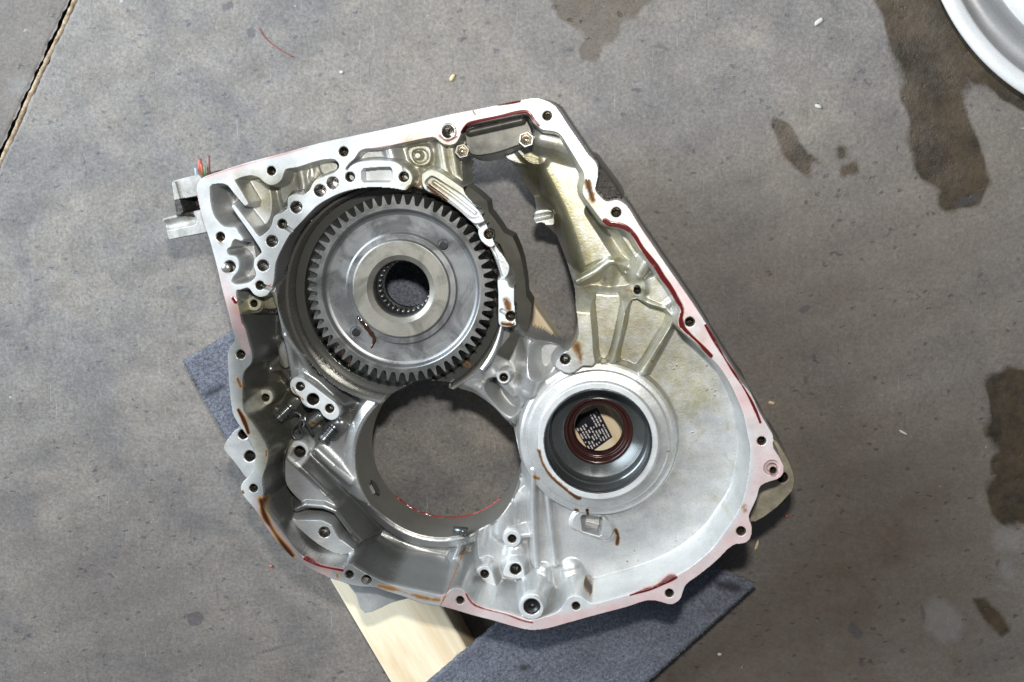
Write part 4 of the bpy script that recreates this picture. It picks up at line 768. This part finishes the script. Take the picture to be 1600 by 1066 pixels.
# ---- cut the relief into its parts
h = np.where(h < -131, -320, h)
GXm, GYm = np.meshgrid(gx, gy)
hz = np.where(h < -200, -131, h)
ny_, nx_ = np.gradient(hz, STEP)
NRM = np.stack([-nx_, -ny_, np.ones_like(h)], -1); NRM /= np.linalg.norm(NRM, axis=-1, keepdims=True)
hc = W1(760, 560, 0); HR = root('transmission_housing', (hc[0], hc[1], ZF - 131)); tag(HR, 'cast aluminium gearbox housing half lying open side up on boards and carpet', 'gearbox housing')
ok = (h[:-1, :-1] > -200) & (h[1:, :-1] > -200) & (h[:-1, 1:] > -200) & (h[1:, 1:] > -200)
lc = np.maximum(np.maximum(lab_[:-1, :-1], lab_[1:, 1:]), 0); lc = lab_[:-1, :-1].copy()
IDX = np.arange(NX * NY).reshape(NY, NX)
from collections import deque
def islands(mask):
    """connected groups of cells in a boolean mask (coarse flood fill)"""
    lab2 = np.zeros(mask.shape, np.int32); n = 0
    ys, xs = np.nonzero(mask)
    todo = set(zip(ys.tolist(), xs.tolist()))
    while todo:
        n += 1; s0 = todo.pop(); q = deque([s0]); lab2[s0] = n
        while q:
            y, x = q.popleft()
            for p in ((y + 1, x), (y - 1, x), (y, x + 1), (y, x - 1)):
                if p in todo: todo.remove(p); lab2[p] = n; q.append(p)
    return lab2, n
ROOTS = {}
def relief(name, cells, material):
    q = np.stack([IDX[:-1, :-1][cells], IDX[:-1, 1:][cells], IDX[1:, 1:][cells], IDX[1:, :-1][cells]], -1)
    if len(q) < 12: return None
    u, inv = np.unique(q, return_inverse=True); inv = inv.reshape(q.shape)
    v = np.stack([GXm.ravel()[u], GYm.ravel()[u], h.ravel()[u] + ZF], -1)
    return obj(name, v, inv, material, HR, normals=NRM.reshape(-1, 3)[u], attr=stain.reshape(-1, 4)[u])
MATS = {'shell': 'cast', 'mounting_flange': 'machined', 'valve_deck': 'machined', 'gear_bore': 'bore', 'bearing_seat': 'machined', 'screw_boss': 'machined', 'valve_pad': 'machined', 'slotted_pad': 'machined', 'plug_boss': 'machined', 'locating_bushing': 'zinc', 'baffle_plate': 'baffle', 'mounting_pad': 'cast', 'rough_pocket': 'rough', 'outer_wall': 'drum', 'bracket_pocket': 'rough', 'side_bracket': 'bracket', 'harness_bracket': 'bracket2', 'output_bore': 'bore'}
PLAB = {'mounting_flange': 'machined flange face with red fluid smeared along its edges', 'gear_bore': 'dark bore round the gear', 'baffle_plate': 'dark grey sheet baffle under the top edge', 'rough_pocket': 'rough dark pocket outside the right flange'}
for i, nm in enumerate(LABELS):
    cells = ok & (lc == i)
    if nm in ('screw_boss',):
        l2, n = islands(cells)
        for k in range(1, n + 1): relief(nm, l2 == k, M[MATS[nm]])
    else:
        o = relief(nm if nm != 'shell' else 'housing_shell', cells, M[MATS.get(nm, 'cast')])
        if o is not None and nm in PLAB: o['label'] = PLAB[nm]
print('cells', int(ok.sum()))
# wall of the big through bore, its top edge following the casting
ang = np.linspace(0, 2 * math.pi, 240, endpoint=False); v = []; f = []; ZT = []
for a in ang:
    zs = []
    for dr in (2.9, 3.6, 4.4):
        i = int(round((BC[0] + (BR + dr) * math.cos(a) - gx[0]) / STEP)); k = int(round((BC[1] + (BR + dr) * math.sin(a) - gy[0]) / STEP)); zs.append(h[k, i])
    ZT.append(max(zs[0], -90) if zs[0] > -200 else -92)
ZT = np.array(ZT); ZT = np.max([np.roll(ZT, k) for k in range(-1, 2)], 0)
for a, zt in zip(ang, ZT):
    for r_, z_ in ((BR + 4.0, zt - .3), (BR + 2.3, zt - 1.2), (BR + 2.0, zt * .6 - 40), (BR + 1.5, -97), (BR + 1.2, -100), (BR + .5, -108), (BR, -112), (BR + 2, -113)): v.append((BC[0] + r_ * math.cos(a), BC[1] + r_ * math.sin(a), z_ + ZF))
vk = 8; f = [(i * vk + q, ((i + 1) % 240) * vk + q, ((i + 1) % 240) * vk + q + 1, i * vk + q + 1) for i in range(240) for q in range(vk - 1)]
M['bore_plain'] = metal('bored_wall_aluminium', (0.27, 0.265, 0.24), 0.55, 0.36, 0.15, 500, 0.08, 0.0001, 30)
o = sharp(obj('output_bore', v, f, M['bore_plain'], HR), 30); o['label'] = 'wide round bore open right through to the floor'
# threads in the drilled holes
mesh_cache = {}
for c, rm, z, d in HOLES:
    dd = min(d - 0.5, 40)
    if rm > 4.6 or d > 20 or d < 8:
        if d < 8: continue
        sharp(obj('drilled_hole', *lathe(c, [(rm + .15, z + ZF + .02), (rm - .3, z + ZF - .3), (rm - .35, z + ZF - dd)] + ([(.05, z + ZF - dd - 1)] if d < 30 else []), 32), M['hole'], HR)); continue
    prof = [(rm + 0.1, z + ZF + 0.02), (rm - 0.3, z + ZF - 0.5)]; zz = z + ZF - 0.9
    while zz > z + ZF - min(d, 13): prof += [(rm - 0.75, zz - 0.4), (rm - 0.3, zz - 0.8)]; zz -= 0.8
    obj('threaded_insert', *lathe(c, prof + [(rm - .7, zz - 2), (.05, zz - 3)], 24), M['thread'], HR)
# ---- bearing race and oil seal in the lower right bore
def hz_(z): return z + ZF
sharp(obj('bearing_race', *lathe(SC, [(46.9, hz_(-29.60)), (46.3, hz_(-29.40)), (45.6, hz_(-30.20)), (45.4, hz_(-31.00)), (44.9, hz_(-50.25)), (43.8, hz_(-51.06)), (43.2, hz_(-59.03)), (41.6, hz_(-61.86)), (40.6, hz_(-62.40)), (32, hz_(-65.78)), (31, hz_(-66.72)), (30.8, hz_(-86.70))], 128), M['race'], HR), 25)
obj('retaining_ring', *lathe(SC, [(46.6, hz_(-29.50)), (46.3, hz_(-29.00)), (45.7, hz_(-29.00)), (45.3, hz_(-29.80)), (45.3, hz_(-31.20))], 128), M['rubber'], HR)
seal = obj('oil_seal', *lathe(SC, [(31.4, hz_(-70.50)), (31.2, hz_(-68.07)), (30.4, hz_(-67.26)), (28.6, hz_(-67.53)), (27.6, hz_(-69.69)), (26.6, hz_(-72.53)), (25.8, hz_(-73.06)), (24.6, hz_(-72.12)), (23.6, hz_(-73.47)), (22.2, hz_(-77.93)), (21.6, hz_(-79.95)), (22.2, hz_(-82.65)), (24, hz_(-85.35))], 128), M['seal'], HR); seal['label'] = 'brown rubber oil seal ring'
# ---- plug, dowels, socket nuts, pins, clip
c = W1(831, 948, 0.6)
pl = obj('drain_plug', *lathe(c, [(13.4 * mmpx(0), hz_(-2.5)), (12.6 * mmpx(0), hz_(-1.2)), (10.2 * mmpx(0), hz_(-1.6)), (9.2 * mmpx(0), hz_(-3.0)), (7.2 * mmpx(0), hz_(-3.2)), (6.6 * mmpx(0), hz_(-4.2)), (6.4 * mmpx(0), hz_(-7.5)), (0.05, hz_(-7.7))], 48), M['rubber'], HR); pl['label'] = 'black round plug with a hollow centre'
def hexnut(x, y, r, z, hh, tilt=0):
    c = W1(x, y, z + hh); R = r * mmpx(z); v = []; f = []
    ringz = [(R, z), (R, z + hh - .6), (R * .93, z + hh), (R * .80, z + hh), (R * .74, z + hh - .5), (R * .70, z + hh - 6)]
    for rr, zz in ringz: v += [(c[0] + rr * math.cos(math.radians(60 * i + tilt)), c[1] + rr * math.sin(math.radians(60 * i + tilt)), hz_(zz)) for i in range(6)]
    for a in range(len(ringz) - 1): f += [(a * 6 + i, a * 6 + (i + 1) % 6, a * 6 + 6 + (i + 1) % 6, a * 6 + 6 + i) for i in range(6)]
    b = len(v); f.append(tuple(range(b - 6, b)))
    o = obj('hollow_hex_bolt', v, f, M['zinc'], HR, smooth=False)
    obj('bolt_socket', *lathe(c, [(R * .70, hz_(z + hh - .55)), (R * .60, hz_(z + hh - 2)), (R * .56, hz_(z + hh - 5.5)), (.05, hz_(z + hh - 5.7))], 18), M['thread'], o); return o
hexnut(722, 236, 11.5, -12, 7, 12); hexnut(822, 218, 12.5, -10, 8, 20)
def ball(name, x, y, r, z, m_, par=None):
    c = W1(x, y, z); R = r * mmpx(z); return obj(name, *lathe(c, [(R * math.cos(t), hz_(z) - R + R * math.sin(t) * 1.0) for t in np.linspace(-0.2, math.pi / 2 - 0.001, 9)], 24), m_, par or HR)
c = W1(352.5, 419, 1.2)
obj('dowel_pin', *lathe(c, [(7.6 * mmpx(0), hz_(-6)), (7.6 * mmpx(0), hz_(0.6)), (6.8 * mmpx(0), hz_(1.6)), (4.5 * mmpx(0), hz_(2.2)), (0.05, hz_(2.3))], 28), M['zinc'], HR)
def bolt(p, q, r, name, mk, rings=4):
    a = Vector((*W1(*p), hz_(p[2]))); b = Vector((*W1(*q), hz_(q[2]))); R = r * mmpx(p[2])
    n = rings * 4 + 6; pts = [a + (b - a) * t for t in np.linspace(0, 1, n)]; rr = [R * (0.80 if (i // 2) % 2 and 4 < i < n - 3 else 1.0) for i in range(n)]; rr[0] = R * .86
    o = obj(name, *tube(pts, rr, 20), M[mk], HR); sharp(o)
    d = (b - a).normalized(); sk = [a - d * 0.15, a - d * 0.5]
    obj('bolt_face', *tube([a - d * .5, a + d * .3], [R * .34, R * .55], 12), M['zinc'], o); return o
bolt((433, 655, -40), (455, 634, -46), 9.5, 'dowel_bolt', 'race'); bolt((504, 689, -36), (523, 667, -42), 11, 'dowel_bolt', 'dark_steel')
cl = [(*W1(x, y, z), hz_(z)) for x, y, z in [(452,650,-45),(462,645,-42),(470,650,-41),(466,660,-41),(458,668,-42),(456,678,-43),(462,686,-43),(470,684,-43),(472,676,-43),(468,668,-42),(472,656,-41),(480,664,-42),(490,680,-43)]]
obj('spring_clip', *tube([tuple(p) for p in spline(cl, 4, False)], 1.15, 8), M['dark_steel'], HR)
obj('stub_dowel', *tube([(*W1(708, 826, -58), hz_(-56)), (*W1(722, 829, -58), hz_(-56)), (*W1(730, 831, -58), hz_(-56))], [3.0, 4.2, 4.6], 18), M['race'], HR)
# hex plug in the wall of the big bore
d = Vector((W1(583, 765, -80)[0] - BC[0], W1(583, 765, -80)[1] - BC[1], 0)).normalized(); p = Vector((BC[0], BC[1], hz_(-82))) + d * (BR + 3.5)
pv, pf = tube([p - d * 3.4, p - d * 3.0, p + d * 4], [7.4, 8.4, 8.4], 6); obj('hex_plug', pv, pf, M['dark_steel'], HR, smooth=False)
M['atf'] = metal('red_fluid', (0.28, 0.03, 0.025), 0.0, 0.12, 0.3, 200, 0.0, 0.0001, 120)
arc = [(BC[0] + (BR + .2) * math.cos(math.radians(t)), BC[1] + (BR + .2) * math.sin(math.radians(t)), hz_(-111.5)) for t in range(225, 318, 3)]
obj('fluid_bead', *tube(arc, [0.5 + 0.5 * abs(math.sin(i * .9)) + .35 * math.sin(i * 2.3) ** 2 for i in range(len(arc))], 8), M['atf'], HR)
# splined drum behind the gear bore (seen through the gap)
dv = []; prof_n = 0
RO = GR + 12; pts_o = []
for i in range(96):
    a = 2 * math.pi * i / 96; r = RO + (5 if (i // 4) % 2 else 0) + (4.5 if math.radians(-40) < ((a + math.pi) % (2 * math.pi) - math.pi) < math.radians(14) else 0); pts_o.append((GC[0] + r * math.cos(a), GC[1] + r * math.sin(a)))
n = len(pts_o); v = [(x, y, hz_(-36)) for x, y in pts_o] + [(x, y, hz_(-78)) for x, y in pts_o] + [(GC[0] + (x - GC[0]) * .90, GC[1] + (y - GC[1]) * .90, hz_(-29)) for x, y in pts_o]
sel = [i for i in range(n) if -32 < ((360 * i / n + 180) % 360 - 180) < 66]
f = [(i, (i + 1) % n, n + (i + 1) % n, n + i) for i in sel] + [(2 * n + i, 2 * n + (i + 1) % n, (i + 1) % n, i) for i in sel]
o = sharp(obj('bore_collar', v, f, M['drum'], HR)); o['label'] = 'dark notched collar round the back of the gear bore'
# ---- the gear
gz = -9.0; gc = np.array(W1(625.5, 452.5, gz)); u = mmpx(gz)
GRT = root('helical_gear', (gc[0], gc[1], hz_(gz - 40))); tag(GRT, 'large grey steel helical gear seated in the upper left bore of the housing', 'gear')
NT = 58; rt, rr_ = 148.5 * u, 133.5 * u
def toothring(z, tw, tip, root_):
    out = []
    for i in range(NT):
        a0 = 2 * math.pi * (i + tw) / NT; p = 2 * math.pi / NT
        for q, r in ((-0.40, root_), (-0.28, root_ + (tip - root_) * .12), (-0.19, root_ + (tip - root_) * .50), (-0.095, tip - .35), (-0.06, tip), (0.06, tip), (0.095, tip - .35), (0.19, root_ + (tip - root_) * .50), (0.28, root_ + (tip - root_) * .12), (0.40, root_)):
            out.append((gc[0] + r * math.cos(a0 + q * p), gc[1] + r * math.sin(a0 + q * p), hz_(z)))
    return out
layers = [(gz, 0, rt - 1.0, rr_ - .3), (gz - 0.9, 0.0, rt, rr_)] + [(gz - 0.9 - 34 * t, -1.15 * t, rt, rr_) for t in np.linspace(0.14, 1, 7)]
v = []; K = NT * 10
inner = [(gc[0] + 126.5 * u * math.cos(2 * math.pi * (i // 10 + 0.08 * (i % 10 - 4.5) ) / NT), gc[1] + 126.5 * u * math.sin(2 * math.pi * (i // 10 + 0.08 * (i % 10 - 4.5)) / NT), hz_(gz)) for i in range(K)]
v += inner
for a in layers: v += toothring(*a)
f = []
for l in range(len(layers)): f += [(l * K + i, (l + 1) * K + i, (l + 1) * K + (i + 1) % K, l * K + (i + 1) % K) for i in range(K)]
tr = sharp(obj('toothed_rim', v, f, M['steel_rim'], GRT), 28); tr['label'] = 'ring of slanted teeth'
web = sharp(obj('gear_web', *lathe(gc, [(126.6 * u, hz_(gz)), (125 * u, hz_(gz - .5)), (121 * u, hz_(gz - 4.2)), (117.5 * u, hz_(gz - 5.2)), (116 * u, hz_(gz - 5.3)), (89.5 * u, hz_(gz - 5.3)), (88.5 * u, hz_(gz - 5.0)), (88 * u, hz_(gz - 3.8)), (86.5 * u, hz_(gz - 3.3)), (78.5 * u, hz_(gz - 3.1)), (77.6 * u, hz_(gz - 2.2)), (76 * u, hz_(gz - 1.6))], 160), M['steel'], GRT), 22)
hub = sharp(obj('gear_hub', *lathe(gc, [(76.1 * u, hz_(gz - 1.6)), (75 * u, hz_(gz - 1.4)), (54 * u, hz_(gz - 1.4)), (53 * u, hz_(gz - 1.8)), (46 * u, hz_(gz - 4.2)), (45 * u, hz_(gz - 5)), (44.6 * u, hz_(gz - 12))], 128), M['hub'], GRT), 15)
sharp(obj('bearing_sleeve', *lathe(gc, [(44.7 * u, hz_(gz - 11)), (43.8 * u, hz_(gz - 12)), (43.6 * u, hz_(gz - 20)), (42.2 * u, hz_(gz - 21)), (42 * u, hz_(gz - 38)), (38.8 * u, hz_(gz - 39)), (38.2 * u, hz_(gz - 44))], 96), M['dark_steel'], GRT))
for i in range(30):
    a = 2 * math.pi * i / 30; x, y = gc[0] + 41.6 * u * math.cos(a), gc[1] + 41.6 * u * math.sin(a)
    obj('needle_roller', *tube([(x, y, hz_(gz - 23)), (x, y, hz_(gz - 37))], 1.1, 8), M['zinc'], GRT)
for x, y, r in ((693, 383.5, 8.2), (556.5, 519, 8.0)):
    c = W1(x, y, gz - 5.3); R = r * u
    o = obj('drilled_hole', *lathe(c, [(R + .9, hz_(gz - 5.22)), (R, hz_(gz - 5.4)), (R - .25, hz_(gz - 5.9)), (R - .3, hz_(gz - 5.25)), (R * .72, hz_(gz - 5.2)), (.05, hz_(gz - 5.2))], 32), M['rubber'], GRT)  # flat black disc on the web, painted as the dark inside of a hole
cu = bpy.data.curves.new('stamped_number', 'FONT'); cu.size = 5.4; cu.extrude = 0.10; cu.resolution_u = 2
vv, ff = [], []
for i, ch in enumerate('016 15 02 14'):
    if ch == ' ': continue
    cu.body = ch; cu.align_x = 'CENTER'; to = bpy.data.objects.new('tmp', cu); C.link(to); bpy.context.view_layer.update()
    me = bpy.data.meshes.new_from_object(to.evaluated_get(bpy.context.evaluated_depsgraph_get())); bpy.data.objects.remove(to)
    th = math.radians(122 - i * 3.75); rad = 99 * u; b0 = len(vv)
    for q in me.vertices:
        x, y = q.co.x, q.co.y - 2; vv.append((gc[0] + (rad + y) * math.cos(th) + x * math.sin(th), gc[1] + (rad + y) * math.sin(th) - x * math.cos(th), hz_(gz - 5.3) + 0.02 + q.co.z * .9))
    ff += [tuple(b0 + k for k in p.vertices) for p in me.polygons]
obj('stamped_number', vv, ff, M['steel'], GRT, smooth=False)
def film(name, pts, w, z, m_):
    P = spline(pts, 5, False); cen = [np.array([*W1(x, y, z), hz_(z)]) for x, y in P]; n = len(cen); v = []; f = []
    for i in range(n):
        t = cen[min(i + 1, n - 1)] - cen[max(i - 1, 0)]; t /= np.linalg.norm(t); nn = np.array([-t[1], t[0], 0]); wi = w * (math.sin(math.pi * (i + .6) / (n + .4)) ** .6) * mmpx(z) / 2 * (1 + .2 * math.sin(i * 1.7))
        for q, zz in ((-1, 0.02), (-.6, .28), (0, .42), (.6, .28), (1, .02)): v.append(tuple(cen[i] + nn * wi * q + np.array([0, 0, zz])))
    f = [(i * 5 + q, i * 5 + q + 1, i * 5 + q + 6, i * 5 + q + 5) for i in range(n - 1) for q in range(4)]
    return obj(name, v, f, m_, GRT)
M['oil'] = metal('dark_oil', (0.030, 0.014, 0.008), 0.0, 0.06, 0.2, 50, 0.0, 0.0001, 50)
film('oil_streak', [(558, 494), (566, 504), (576, 516), (585, 530), (580, 544)], 7, gz - 3.0, M['oil']); film('oil_streak', [(512, 505), (520, 530), (536, 556), (556, 574)], 5, gz - 3.4, M['oil'])
# ---- cut wires behind the top left corner
wr_ = root('wire_stubs', (*W1(316, 262, -60), hz_(-75))); tag(wr_, 'cut ends of coloured wires sticking out behind the top left corner', 'wires')
for (x0, y0, x1, y1, r, mk) in ((311, 285, 312, 249, 3.4, 'wire_red'), (316, 285, 314.5, 256, 2.2, 'wire_red'), (324, 285, 325.5, 244, 2.8, 'wire_brown'), (319, 285, 319.5, 260, 1.6, 'wire_green'), (305.5, 285, 305.5, 263, 1.8, 'wire_blue')):
    obj('wire', *tube([(*W1(x0, y0, -52), hz_(-60)), (*W1((x0 + x1) / 2, (y0 + y1) / 2, -50), hz_(-52)), (*W1(x1, y1, -48), hz_(-48))], r * .55, 8), M[mk], wr_)
